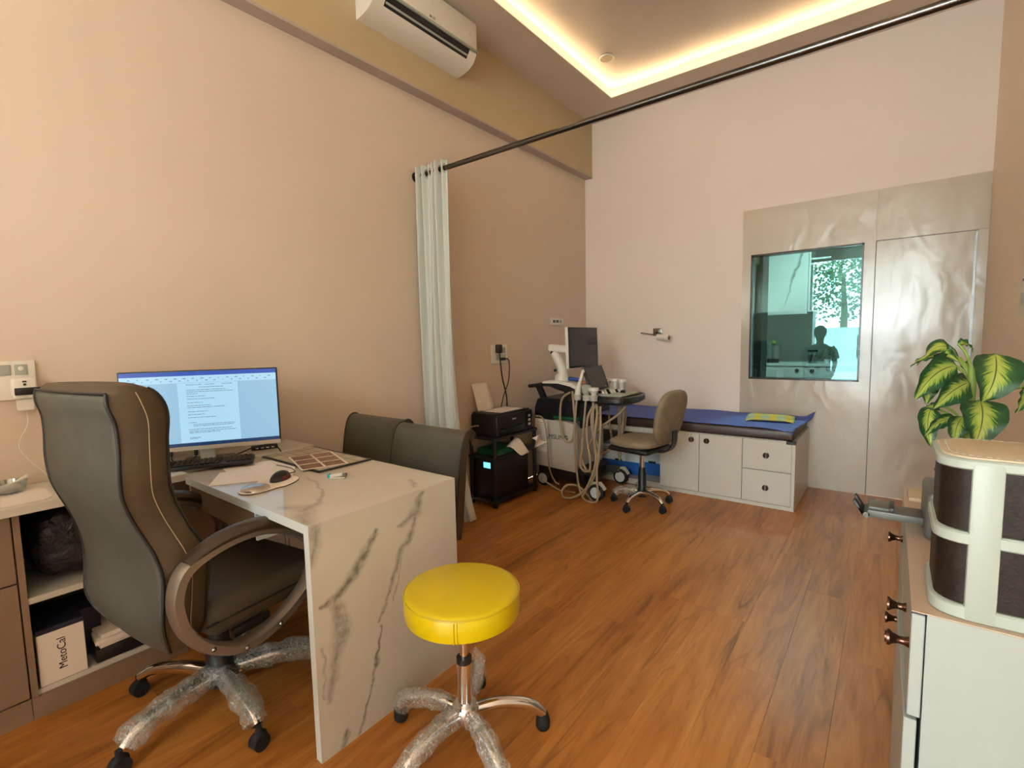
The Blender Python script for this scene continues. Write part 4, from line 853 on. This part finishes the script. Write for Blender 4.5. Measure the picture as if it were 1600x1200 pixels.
# ================================================================== EXAMINATION COUCH
BX0, BX1, BY = XL+.004, -.521, 4.0
t = thing('examination_couch', 'white laminate examination couch base with doors and drawers', 'couch base', (BX1, BY, 0))
D = YB-T-.002-BY; ZB = .520
B(-1.005, -.002, .020, D, .03, ZB-.002).put('carcass', 'white_laminate', t, smooth=0); B(-1.005, -.002, .006, D, 0, .0295).put('plinth', 'white_laminate', t, smooth=0)
B(-.022, 0, 0, D, 0, ZB).put('end_panel', 'white_laminate', t, smooth=0)
B(BX0-BX1, -1.006, D-.03, D, .0, ZB-.02).put('rear_rail', 'white_laminate', t, smooth=0); B(BX0-BX1, -1.006, .0, D, ZB-.045, ZB-.002).put('open_bay_top', 'white_laminate', t, smooth=0); B(BX0-BX1, -1.006, .01, D, .03, .05).put('open_bay_floor', 'grey_plastic', t, smooth=0); B(BX0-BX1, -1.006, .02, .04, 0, .03).put('open_bay_plinth', 'white_laminate', t, smooth=0)
def half_knob(parent, x, z, y0, axis='Y'):
    k = MB()
    for s in (-1, 1):
        poly = [(x+s*.003, z+.021)]+[(x+s*(.003+.019*math.cos(a)), z+.021*math.sin(a)) for a in [PI/2-PI*i/12 for i in range(1, 12)]]+[(x+s*.003, z-.021)]
        k.prism(poly, 'Y', y0-.012, y0)
    o = k.put('knob', 'knob_brown', parent, smooth=30); B(x-.003, x+.003, y0-.010, y0, z-.02, z+.02).put('knob_bar', 'chrome', parent, smooth=0); return o
for (x0, x1, z0, z1, kx, kz, nm) in ((-1.003, -.682, .034, ZB-.006, -.742, .462, 'door'), (-.678, -.358, .034, ZB-.006, -.622, .462, 'door'), (-.354, -.0235, .286, ZB-.006, -.19, .400, 'drawer'), (-.354, -.0235, .034, .280, -.19, .152, 'drawer')):
    f = B(x0, x1, .0, .019, z0, z1, bev=.0012, seg=1).put(nm, 'white_laminate', t, smooth=0); half_knob(f, kx, kz, 0)
B(-.06, .002, -.002, .03, ZB-.022, ZB+.0, bev=.001, seg=1).put('corner_bracket', 'black_plastic', t)
o = MB().box(BX0-BX1, -.006, 0, D-.02, 0, .074, bev=.014, seg=3).put('mattress', 'mattress_brown'); o.location = (BX1-.012, BY+.012, ZB+.001); tag(o, 'dark brown leatherette mattress on the examination couch', 'mattress')
# blue sheet draped over the mattress
t = thing('couch_sheet', 'rumpled blue disposable sheet spread over the brown mattress', 'sheet', (BX1, BY, ZB+.078))
def sheet(u, v):
    x = -2.06+2.07*u; y = .02+(D-.03)*v+.012*noise.noise(Vector((x*3, v, 1)))
    z = .004+.010*abs(noise.noise(Vector((x*2.2, y*5, 2))))+.004*noise.noise(Vector((x*9, y*9, 5)))
    e = max(0, u-.955)/.045
    z += -.0*e
    if v < .02: y += .0
    drop = max(0, (.10-v)/.10)*max(0, (u-.90)/.10); z -= .03*drop*drop; y -= .015*drop
    z += .05*max(0, (u-.97)/.03)*max(0, (v-.8)/.2)
    x += .03*max(0, (v-.6)/.4)*max(0, (u-.9)/.1) - .05*max(0, (.5-v)/.5)*max(0, (u-.9)/.1)*.6
    return (x, y, z)
MB().grid(sheet, 110, 30).put('cloth', 'sheet_blue', t, smooth=80, solid=.002)
t = thing('folded_towel', 'folded yellow and green checked towel on the blue sheet', 'towel', (-.76, 4.40, ZB+.096), .12)
MB().grid(lambda u, v: ((u-.5)*.34, (v-.5)*.24, .030+.010*noise.noise(Vector((u*3, v*3, 1)))-.020*(abs(u-.5)*2)**6-.020*(abs(v-.5)*2)**6), 24, 20).put('top_fold', 'towel_check', t, smooth=80, solid=.008)
MB().box(-.165, .175, -.115, .118, .0, .016, bev=.007, seg=3).put('lower_fold', 'towel_check', t)
for (x, y, lb, mt, sx_) in ((-1.955, 4.23, 'blue and white printed carton in the open bay under the couch', 'box_white', .19), (-1.66, 4.30, 'second blue and white carton behind the beige chair post', 'box_white', .10)):
    t = thing('supply_carton', lb, 'box', (x, y, .0505), 0, 'cartons under the couch'); B(-sx_, sx_, -.1, .12, 0, .26, bev=.002, seg=1).put('body', mt, t, smooth=0); B(-sx_-.0005, sx_+.0005, -.1008, -.0995, .0, .115).put('blue_print', 'box_blue', t, smooth=0)
    B(-.05, .02, -.1012, -.1005, .11, .13).put('hand_slot', 'black_plastic', t, smooth=0); m = MB(); [m.box(-sx_+.02, -sx_+.08, -.1012, -.1006, .19+.018*i, .196+.018*i) for i in range(3)]; m.put('print', 'ink', t, smooth=0)
# ================================================================== BEIGE DOCTOR CHAIR (faces -x)
t = thing('task_chair', 'beige fabric swivel chair in front of the examination couch', 'chair', (-1.487, 3.535, 0), PI/2-.17)   # local +y -> world -x
def cush(cx, cy_, cz, sx, sy, sz, n=4): 
    m = MB().ball((0, 0, 0), 1, 32)
    for v in m.bm.verts:
        p = v.co.copy(); q = Vector([math.copysign(abs(c)**.55, c) for c in p]); k = max(abs(q.x), abs(q.y), abs(q.z)); v.co = Vector((cx+q.x*sx, cy_+q.y*sy, cz+q.z*sz))
    return m
m = cush(0, .02, .505, .205, .195, .036)
for v in m.bm.verts: v.co.z += .05*max(0, -(v.co.y+.05))**1*1.2 - .03*max(0, v.co.y-.15); 
m.put('seat', 'beige_fabric', t, smooth=70); MB().box(-.18, .18, -.15, .2, .435, .475, bev=.02).put('seat_pan', 'black_plastic', t)
m = cush(0, 0, 0, .18, .032, .205)
for v in m.bm.verts:
    f = (v.co.z+.2)/.4; v.co.x *= (.80+.28*math.sin(PI*min(max(f, 0), 1)*.8)); v.co.y += .10*(v.co.x**2)*2
m.xf(Matrix.Translation((0, -.235, .715)) @ Matrix.Rotation(.22, 4, 'X')); bk = m.put('backrest', 'beige_fabric', t, smooth=70)
m = MB().tube([Vector((0, -.235, .715))+Matrix.Rotation(.22, 3, 'X') @ Vector((.172*math.cos(a)*(.86+.14*math.sin(a)), -.012, .192*math.sin(a))) for a in [2*PI*k/40 for k in range(40)]], .004, 6, True); m.put('piping', 'stitch', bk)
MB().tube(smooth_path([(0, -.05, .445), (0, -.2, .455), (0, -.262, .52), (0, -.270, .62)], 5), None, flat=(.06, .012), upv=(0, 0, 1)).put('back_bracket', 'black_plastic', t)
MB().cyl((0, 0, .24), (0, 0, .44), .0145).put('piston', 'chrome', t); MB().lathe([(0, .07), (.034, .07), (.038, .12), (.030, .13), (.032, .25), (.024, .30), (0, .30)]).put('column_sleeve', 'black_plastic', t); MB().ball((-.06, .06, .44), .02, 10).put('lever_knob', 'chrome', t)
for i, dg in enumerate((-16, 56, 128, 200, 272)):
    a = math.radians(dg)-PI/2; star_leg(t, a+math.radians(0), .215, .105, .07, .022, .014, 'chrome', i in (2, 3)); caster(MB(), (.222*math.cos(a), .222*math.sin(a)), .024).put('caster', 'black_rubber', t)
# ================================================================== BACK WALL BRACKET
t = thing('tissue_holder', 'small steel wall bracket with a white paper roll', 'paper holder', (-1.85, YB-.0005, 1.345))
B(-.045, .045, -.012, 0, -.03, .04, bev=.003).put('plate', 'steel', t); MB().tube([(-.13, -.11, -.002), (-.02, -.10, -.02), (.03, -.10, -.028)], .006, 8).put('bar', 'steel', t); MB().cyl((0, -.01, 0), (0, -.10, -.02), .008).put('arm', 'steel', t)
MB().tube([(.035, -.10, -.045), (.155, -.115, -.058)], .03, 20).put('roll', 'paper', t); MB().tube([(.1551, -.115, -.058), (.157, -.1153, -.0583)], .018, 16).put('roll_core', 'black_plastic', t)

# ================================================================== RIGHT SIDE: CABINET, DRAWERS, PLANT
KX, KY0, KY1, KZ = .072, 1.152, 2.10, .775
t = thing('side_cabinet', 'white laminate cabinet with copper knobs along the right wall', 'cabinet', (KX, KY0, 0))
wK, lK = XR-.003-KX, KY1-KY0
B(0, wK, .0, lK, .06, KZ-.001).put('carcass', 'grey_laminate', t, smooth=0); B(.02, wK, .01, lK, 0, .06).put('plinth', 'grey_laminate', t, smooth=0)
B(-.0225, wK, .001, lK, KZ-.0009, KZ+.001).put('top_skin', 'top_laminate', t, smooth=0)
def trumpet(parent, y, z, x0=-.022):
    MB().lathe([(0, 0), (.011, 0), (.008, -.007), (.0075, -.017), (.011, -.026), (.016, -.031), (.0155, -.035), (.0, -.036)], (x0, y, z), 20, 'X').put('knob', 'copper', parent)
h2 = lK/2
for j, y0 in enumerate((.003, h2+.002)):
    f = B(-.022, -.002, y0, y0+h2-.005, .565, KZ-.006, bev=.0015, seg=1).put('drawer', 'grey_laminate', t, smooth=0); trumpet(f, y0+h2/2, .67)
    if j == 0:
        trumpet(f, y0+.04, .69)
    f = B(-.022, -.002, 0, h2-.005, .065, .558, bev=.0015, seg=1); f.xf(Matrix.Translation((-.004 if j == 0 else 0, y0, 0)) @ Matrix.Rotation(.012 if j == 0 else 0, 4, 'Z')); f = f.put('door', 'grey_laminate', t, smooth=0); trumpet(f, y0+(h2-.06 if j == 0 else .05), .50)
# two-drawer plastic organiser
OX0, OY0, OZ = .078, 1.118+.05, KZ+.001
t = thing('drawer_organiser', 'ivory and brown two-drawer plastic organiser on the white cabinet', 'organiser', (OX0, OY0, OZ))
ow, ol, oh = .34, .215, .30
def rrect(z, g=0, r=.045):
    x0, x1, y0, y1 = -g, ow+g, -g, ol+g; out = []
    for (cx, cy_, a0) in ((x1-r, y0+r, -PI/2), (x1-r, y1-r, 0), (x0+r, y1-r, PI/2), (x0+r, y0+r, PI)):
        for k in range(7): a = a0+PI/2*k/6; out.append((cx+r*math.cos(a), cy_+r*math.sin(a), z))
    return out
for z0, z1, nm in ((0, .026, 'base_frame'), (.140, .163, 'middle_frame'), (.277, .296, 'top_frame')):
    MB().ring_loft([rrect(z0, 0), rrect(z0+.003, .003), rrect(z1-.003, .003), rrect(z1, 0)]).put(nm, 'ivory_plastic', t, smooth=40)
MB().ring_loft([rrect(.2961, -.006), rrect(.299, -.007), rrect(.300, -.010)]).put('lid', 'tan_lid', t, smooth=40)
m = MB(); rl = rrect(.3003, -.016); [m.tube([Vector(rl[i]).lerp(Vector(rl[(i+1) % len(rl)]), a), Vector(rl[i]).lerp(Vector(rl[(i+1) % len(rl)]), b)], .0009, 5) for i in range(len(rl)) for q in range(max(1, int((Vector(rl[i])-Vector(rl[(i+1) % len(rl)])).length/.012))) for a, b in [((q+.15)/max(1, int((Vector(rl[i])-Vector(rl[(i+1) % len(rl)])).length/.012)), (q+.7)/max(1, int((Vector(rl[i])-Vector(rl[(i+1) % len(rl)])).length/.012)))]]
m.put('stitching', 'ivory_plastic', t)
for z0, z1 in ((.027, .139), (.164, .276)):
    MB().ring_loft([rrect(z0, -.004), rrect(z1, -.004)]).put('drawer', 'brown_leatherette', t, smooth=40)
for (x, y) in ((.044, -.004), (ow-.085, -.004)): B(x, x+.043, y, y+.02, .0, .290, bev=.004).put('corner_post', 'ivory_plastic', t)
m = MB(); [m.tube([(-.0 , .06+.02*j, z), (-.0, .06+.02*j, z+.10)], .0008, 5) for j in range(0) for z in (.03, .17)]; m.bm.free()
# label printer with folded-out tray
t = thing('label_printer', 'dark grey device with a tray folded out over the cabinet edge', 'printer', (.10, 1.62, KZ+.001))
B(-.018, .13, -.05, .13, 0, .125, bev=.014, seg=3).put('body', 'dark_grey_plastic', t); tr = B(-.135, -.018, -.028, .055, .030, .050, bev=.003).put('tray', 'dark_grey_plastic', t)
B(-.132, -.088, -.022, .05, .0502, .058, bev=.002).put('slider', 'dark_grey_plastic', tr); B(-.088, -.078, -.026, .053, .0502, .062, bev=.001).put('slider_lip', 'black_plastic', tr)
m = MB().box(-.006, .0, -.03, -.004, 0, .05, bev=.001); m.box(-.006, 0, .02, .046, 0, .05, bev=.001); m.box(-.006, 0, -.03, .046, 0, .028, bev=.001); m.xf(Matrix.Translation((-.136, .004, .028)) @ Matrix.Rotation(-.55, 4, 'Y')); m.put('paper_stop', 'black_plastic', tr); MB().cyl((-.136, -.028, .034), (-.136, .055, .034), .008).put('hinge', 'dark_grey_plastic', tr)
o = B(-.1, .1, -.06, .06, 0, .012, bev=.002).put('wood_block', 'tan_lid'); o.location = (.16, 1.98, KZ+.001); tag(o, 'flat wood-coloured block on the cabinet behind the tray device', 'board')
# dumb cane plant
PXc, PYc = .182, 1.865
t = thing('dumb_cane_plant', 'potted dumb cane with yellow-green variegated leaves behind the organiser', 'plant', (PXc, PYc, KZ+.0015))
def W3(p): return Vector(p)-Vector((PXc, PYc, KZ+.0015))
MB().lathe([(0, 0), (.05, 0), (.065, .11), (.070, .12), (.066, .13), (.060, .12), (0, .115)]).put('pot', 'terracotta', t); MB().lathe([(0, .112), (.059, .116), (0, .121)]).put('soil', 'soil', t)
stem = MB().tube(smooth_path([W3((.182, 1.865, .89)), W3((.180, 1.865, 1.0)), W3((.182, 1.86, 1.13)), W3((.180, 1.86, 1.205))]), .0095, 10).put('stem', 'stalk_green', t)
def leaf(base, mid, tip, width, side, tw=0.0):
    """leaf blade along base-mid-tip, width across 'side' direction"""
    b, md, tp = Vector(base), Vector(mid), Vector(tip); c = 2*md-.5*(b+tp); sd = Vector(side).normalized()
    def fn(u, v):
        p = b*(1-v)**2+2*c*v*(1-v)+tp*v*v; tg = ((c-b)*(1-v)+(tp-c)*v).normalized(); s = (sd-tg*sd.dot(tg)).normalized(); nn = tg.cross(s)
        w = width*(math.sin(PI*min(1, v**.72))**.8)*(1-.12*v) if 0 < v < 1 else 0; q = (u-.5)*2
        rot = tw*v; s2 = s*math.cos(rot)+nn*math.sin(rot); n2 = nn*math.cos(rot)-s*math.sin(rot)
        return p+s2*q*w*.5+n2*(abs(q)**1.4*w*.16)+n2*.003*math.sin(v*22+abs(q)*3)*abs(q)-W3((0, 0, 0))*0
    return MB().grid(lambda u, v: W3(fn(u, v)), 10, 18, uv=True).put('leaf', 'variegated_leaf', t, smooth=80)
LV = [((.150, 1.86, 1.222), (.108, 1.83, 1.258), (.060, 1.79, 1.205), .060, (.3, .75, .55), 0), ((.152, 1.86, 1.225), (.118, 1.84, 1.240), (.150, 1.80, 1.215), .05, (.5, .5, .6), 0),
      ((.146, 1.85, 1.202), (.098, 1.80, 1.178), (.058, 1.77, 1.108), .092, (.55, .3, -.55), 0), ((.10, 1.84, 1.16), (.088, 1.82, 1.13), (.085, 1.80, 1.095), .045, (.8, .3, .2), 0),
      ((.172, 1.83, 1.157), (.135, 1.78, 1.135), (.098, 1.76, 1.086), .082, (.5, .35, -.75), 0), ((.222, 1.84, 1.235), (.214, 1.76, 1.175), (.192, 1.75, 1.112), .108, (.95, .35, .05), 0),
      ((.194, 1.80, 1.112), (.193, 1.73, 1.066), (.178, 1.71, 1.0), .100, (.95, .3, .1), 0), ((.098, 1.84, 1.084), (.090, 1.80, 1.036), (.100, 1.79, .975), .056, (.95, .3, 0), 0),
      ((.148, 1.83, 1.055), (.112, 1.80, 1.045), (.084, 1.78, 1.006), .040, (.3, .2, -.9), 0), ((.150, 1.88, 1.262), (.166, 1.87, 1.262), (.180, 1.85, 1.240), .032, (.3, .6, -.6), 0),
      ((.190, 1.93, 1.172), (.176, 1.91, 1.196), (.158, 1.90, 1.200), .050, (.6, .3, -.6), 0), ((.288, 1.86, 1.150), (.284, 1.85, 1.118), (.268, 1.84, 1.075), .035, (.8, .5, .3), 0),
      ((.165, 1.84, 1.06), (.150, 1.80, 1.03), (.150, 1.79, .985), .05, (.95, .3, 0), 0), ((.130, 1.86, 1.235), (.075, 1.85, 1.225), (.046, 1.83, 1.196), .026, (.4, .6, .5), 0), ((.120, 1.85, 1.09), (.10, 1.83, 1.088), (.085, 1.82, 1.085), .03, (.2, .3, -.8), 0)]
for a in LV:
    leaf(*a); s0 = Vector((.181, 1.862, min(max(a[0][2]-.07, 1.0), 1.19)))
    MB().tube(smooth_path([W3(s0), W3(s0.lerp(Vector(a[0]), .5)+Vector((0, 0, .012))), W3(a[0])], 4), .0035, 8).put('petiole', 'stalk_green', t)
MB().tube(smooth_path([W3((.24, 1.83, 1.195)), W3((.265, 1.85, 1.192)), W3((.288, 1.86, 1.165))]), .003, 6).put('petiole', 'stalk_green', t); MB().tube(smooth_path([W3((.195, 1.85, 1.11)), W3((.22, 1.84, 1.115)), W3((.238, 1.83, 1.10))]), .0018, 6).put('dry_tendril', 'tan_lid', t)
# notice on the right wall
t = thing('wall_notice', 'printed paper notice on the right wall at the picture edge', 'notice', (XR, 3.30, 1.37))
B(-.003, -.0005, -.25, .25, 0, .66).put('sheet', 'paper', t, smooth=0); m = MB(); [m.box(-.0038, -.003, -.2, .2-.06*((i*7) % 3), .60-.036*i, .612-.036*i) for i in range(15)]; m.put('print', 'paper_print', t, smooth=0); B(-.0038, -.003, .13, .22, .05, .11).put('stamp', 'grey_plastic', t, smooth=0)

# ================================================================== PANTRY BEYOND THE WINDOW
PY = 7.05
t = thing('pantry_counter', 'white pantry base cabinet with two round knobs seen through the window', 'cabinet', (-1.0, PY, 0)); B(-.36, .75, .02, .6, 0, .90).put('carcass', 'pantry_white', t, smooth=0)
for x0, x1, kx in ((-.34, .149, .07), (.153, .60, .235)): f = B(x0, x1, 0, .019, .1, .895).put('door', 'marble_pantry', t, smooth=0); half_knob(f, kx, .845, 0)
B(-.36, .75, -.01, .6, .901, .935).put('worktop', 'pantry_white', t, smooth=0)
t = thing('pantry_wall_cabinet', 'marble-veined wall cabinet hanging in the pantry', 'cabinet', (-1.33, 6.95, 1.545)); B(0, .50, .02, .4, 0, 1.1).put('carcass', 'pantry_white', t, smooth=0); B(.002, .498, 0, .019, .002, 1.098).put('door', 'pantry_vein', t, smooth=0)
t = thing('pantry_open_shelf', 'open shelf with dark recess beside the pantry wall cabinet', 'shelf', (-.825, 6.97, 1.57)); B(0, .22, .36, .38, 0, 1.0).put('back', 'pantry_dark', t, smooth=0); B(0, .02, 0, .38, 0, 1.0).put('side', 'pantry_white', t, smooth=0)
for z in (0, .56, .62): B(.02, .22, 0, .36, z, z+.02).put('shelf_board', 'pantry_white', t, smooth=0)
t = thing('pantry_column', 'tall dark panel at the left edge of the pantry', 'panel', (-1.12, 5.6, 0)); B(-.4, .05, 0, .3, 0, 2.65).put('panel', 'pantry_dark', t, smooth=0)
t = thing('kettle', 'glass kettle on dark base on the pantry worktop', 'kettle', (-1.215, 7.12, .936)); MB().lathe([(0, 0), (.07, 0), (.07, .05), (0, .05)]).put('base', 'black_plastic', t); MB().lathe([(0, .051), (.065, .051), (.075, .12), (.06, .22), (.0, .24)]).put('jug', 'jar_glass', t); MB().ball((0, 0, .26), .03, 10).put('lid_knob', 'stalk_green', t)
t = thing('storage_jar', 'lidded glass jar with dark contents on the pantry worktop', 'jar', (-.775, 7.12, .936)); MB().lathe([(0, 0), (.055, 0), (.055, .14), (0, .14)]).put('jar', 'jar_glass', t); MB().lathe([(0, .02), (.04, .02), (.04, .1), (0, .11)]).jitter(.012, 30).put('contents', 'mattress_brown', t); MB().lathe([(0, .14), (.058, .14), (.058, .165), (0, .165)]).put('lid', 'black_plastic', t)
t = thing('small_pantry_plant', 'small dark leafy sprig on the pantry worktop', 'plant', (-.62, 7.12, .936)); MB().lathe([(0, 0), (.03, 0), (.035, .05), (0, .05)]).put('pot', 'pantry_white', t); m = MB()
for i in range(40): p = Vector((random.uniform(-.09, .09), random.uniform(-.05, .05), random.uniform(.06, .19))); m.grid(lambda u, v: p+Vector(((u-.5)*.03, (v-.5)*.02, (u-.5)*.02+.01*v)), 1, 1)
m.put('foliage', 'leaf_outdoor', t)
# unseen lamp added to brighten the pantry behind the glass
t = thing('pantry_fill_lamp', 'added flat round lamp, unseen, brightening the pantry', 'ceiling light', (-.7, 6.0, 2.69)); MB().lathe([(0, 0), (.15, 0), (.15, -.03), (0, -.035)]).put('housing', 'white_plastic', t)
la = bpy.data.lights.new('pantry_fill', 'AREA'); la.shape = 'DISK'; la.size = .28; la.energy = 75; la.color = (1, .97, .92); lo = bpy.data.objects.new('fill_light', la); COL.objects.link(lo); lo.parent = t; lo.location = (0, 0, -.045)

# ================================================================== PERSON (seen only as a reflection in the window)
t = thing('person', 'person in a short-sleeved T-shirt sitting behind the camera reflected in the window', 'person', (-1.0, -.62, .085))
J = {'pel': (0, 0, .50), 'sp': (0, .01, .66), 'ch': (0, .015, .86), 'nk0': (0, 0, 1.02), 'nk1': (0, .01, 1.09), 'hd': (0, .025, 1.17), 'ht': (0, .02, 1.30)}
R = {'pel': .15, 'sp': .135, 'ch': .15, 'nk0': .075, 'nk1': .052, 'hd': .09, 'ht': .07}
E = [('pel', 'sp'), ('sp', 'ch'), ('ch', 'nk0'), ('nk0', 'nk1'), ('nk1', 'hd'), ('hd', 'ht')]
for s, n in ((-1, 'l'), (1, 'r')):
    J.update({n+'s': (s*.175, 0, .955), n+'e': (s*.235, -.01, .70), n+'w': (s*.215, .14, .53), n+'p': (s*.20, .20, .515), n+'h': (s*.10, .06, .49), n+'k': (s*.14, .44, .47), n+'a': (s*.14, .40, .08), n+'t': (s*.15, .53, .035)})
    R.update({n+'s': .058, n+'e': .042, n+'w': .027, n+'p': .030, n+'h': .095, n+'k': .058, n+'a': .038, n+'t': .034})
    E += [('ch', n+'s'), (n+'s', n+'e'), (n+'e', n+'w'), (n+'w', n+'p'), ('pel', n+'h'), (n+'h', n+'k'), (n+'k', n+'a'), (n+'a', n+'t')]
    for i in range(5):
        b, tip = n+'f%d' % i, n+'g%d' % i; off = (i-1.5)*.017
        J[b] = (s*.20+off, .245-(.06 if i == 4 else 0), .505); J[tip] = (s*.20+off*1.2+(-s*.03 if i == 4 else 0), .285-(.04 if i == 4 else abs(i-1.3)*.008), .488); R[b] = .0095; R[tip] = .008; E += [(n+'p', b), (b, tip)]
ks = list(J); me = bpy.data.meshes.new('body'); me.from_pydata([J[k] for k in ks], [(ks.index(a), ks.index(b)) for a, b in E], []); bo = bpy.data.objects.new('body', me); COL.objects.link(bo); bo.parent = t
bo.modifiers.new('skin', 'SKIN'); sv = me.skin_vertices[0].data
for i, k_ in enumerate(ks): sv[i].radius = (R[k_], R[k_]*(.78 if k_ in ('ch', 'sp', 'pel') else 1)); sv[i].use_root = (k_ == 'pel')
bo.modifiers.new('sub', 'SUBSURF').levels = 2; bo.modifiers['sub'].render_levels = 2; me.materials.append(MATS['skin'])
MB().lathe([(.155, .50), (.172, .58), (.168, .72), (.188, .86), (.185, .95), (.13, 1.005), (.082, 1.035), (.075, 1.03)], n=28).xf(Matrix.Diagonal((1, .74, 1, 1))).put('tshirt', 'tshirt', t, smooth=70)
for s in (-1, 1): MB().tube([(s*.15, 0, .965), (s*.20, -.003, .90), (s*.232, -.008, .77)], [.072, .07, .068], 16).put('sleeve', 'tshirt', t)
for s in (-1, 1): MB().tube([(s*.09, .0, .50), (s*.12, .2, .50), (s*.14, .44, .475), (s*.142, .46, .40), (s*.14, .42, .10)], [.11, .105, .075, .07, .055], 16).put('trouser_leg', 'trousers', t)
MB().ball((0, .008, 1.25), .112, 24, (.90, 1, 1)).xf(Matrix.Identity(4)).put('hair', 'hair', t); MB().ball((0, .118, 1.175), .014, 10, (.8, 1.2, 1.3)).put('nose', 'skin', t); [MB().ball((q, .02, 1.18), .022, 10, (.4, .8, 1.3)).put('ear', 'skin', t) for q in (-.085, .085)]
[MB().ball((q, .098, 1.205), .011, 10).put('eye', 'paper', t) for q in (-.034, .034)]; MB().tube([(-.025, .100, 1.135), (0, .106, 1.131), (.025, .100, 1.135)], .005, 6).put('mouth', 'mouse_red', t)
t = thing('plain_stool', 'plain round stool under the sitting person behind the camera', 'stool', (-1.0, -.62, 0)); MB().lathe([(0, .41), (.17, .41), (.18, .43), (.17, .455), (0, .46)]).put('seat', 'black_plastic', t); [MB().cyl((.13*math.cos(a), .13*math.sin(a), .41), (.19*math.cos(a), .19*math.sin(a), 0), .012).put('leg', 'steel', t) for a in (.8, 2.4, 3.9, 5.5)]

# added blocker shaped like a cupboard, out of view; it keeps the low daylight off the desk corner
t = thing('cupboard_blocker', 'added cupboard-shaped light blocker, unseen behind the camera', 'cupboard', (XL+.004, -1.72, 0))
cw_ = -1.19-XL-.004
B(0, cw_, 0, .48, 0, 1.74).put('carcass', 'white_laminate', t, smooth=0)
for i in range(3):
    f = B(.004+i*cw_/3, (i+1)*cw_/3-.004,   .481, .499, .06, 1.73, bev=.0015, seg=1).put('door', 'white_laminate', t, smooth=0); MB().cyl(((i+1)*cw_/3-.04, .515, .95), ((i+1)*cw_/3-.04, .515, 1.15), .007).put('handle', 'steel', f)

# ================================================================== TREES OUTSIDE (reflected in the window)
for i, (x, y, h, r, lb) in enumerate(((-6.6, -13.5, 4.6, 2.0, 'leafy tree beyond the boundary wall at the far side'), (-1.6, -14.4, 5.4, 2.4, 'tallest leafy tree beyond the boundary wall'), (3.2, -13.6, 4.4, 1.9, 'leafy tree beyond the boundary wall near the entrance line'))):
    t = thing('garden_tree', lb, 'tree', (x, y, -.05), 0, 'trees outside'); MB().tube([(0, 0, 0), (.05, .02, h*.4), (-.04, 0, h*.7)], [.16, .12, .06], 10).put('trunk', 'bark', t); m = MB(); rr = random.Random(i)
    for k in range(2600):
        d = Vector((rr.gauss(0, 1), rr.gauss(0, 1), rr.gauss(0, 1))).normalized()*r*rr.random()**.4; c = Vector((d.x, d.y, h*.68+d.z*.8)); a = Vector((rr.uniform(-1, 1), rr.uniform(-1, 1), rr.uniform(-1, 1))).normalized()*.10; b = a.cross(Vector((rr.uniform(-1, 1), rr.uniform(-1, 1), 1))).normalized()*.06
        vs = [m.bm.verts.new(c+p) for p in (a, b, -a, -b)]; m.bm.faces.new(vs)
    o = m.put('crown', 'leaf_outdoor', t, smooth=0); o['kind'] = 'stuff'
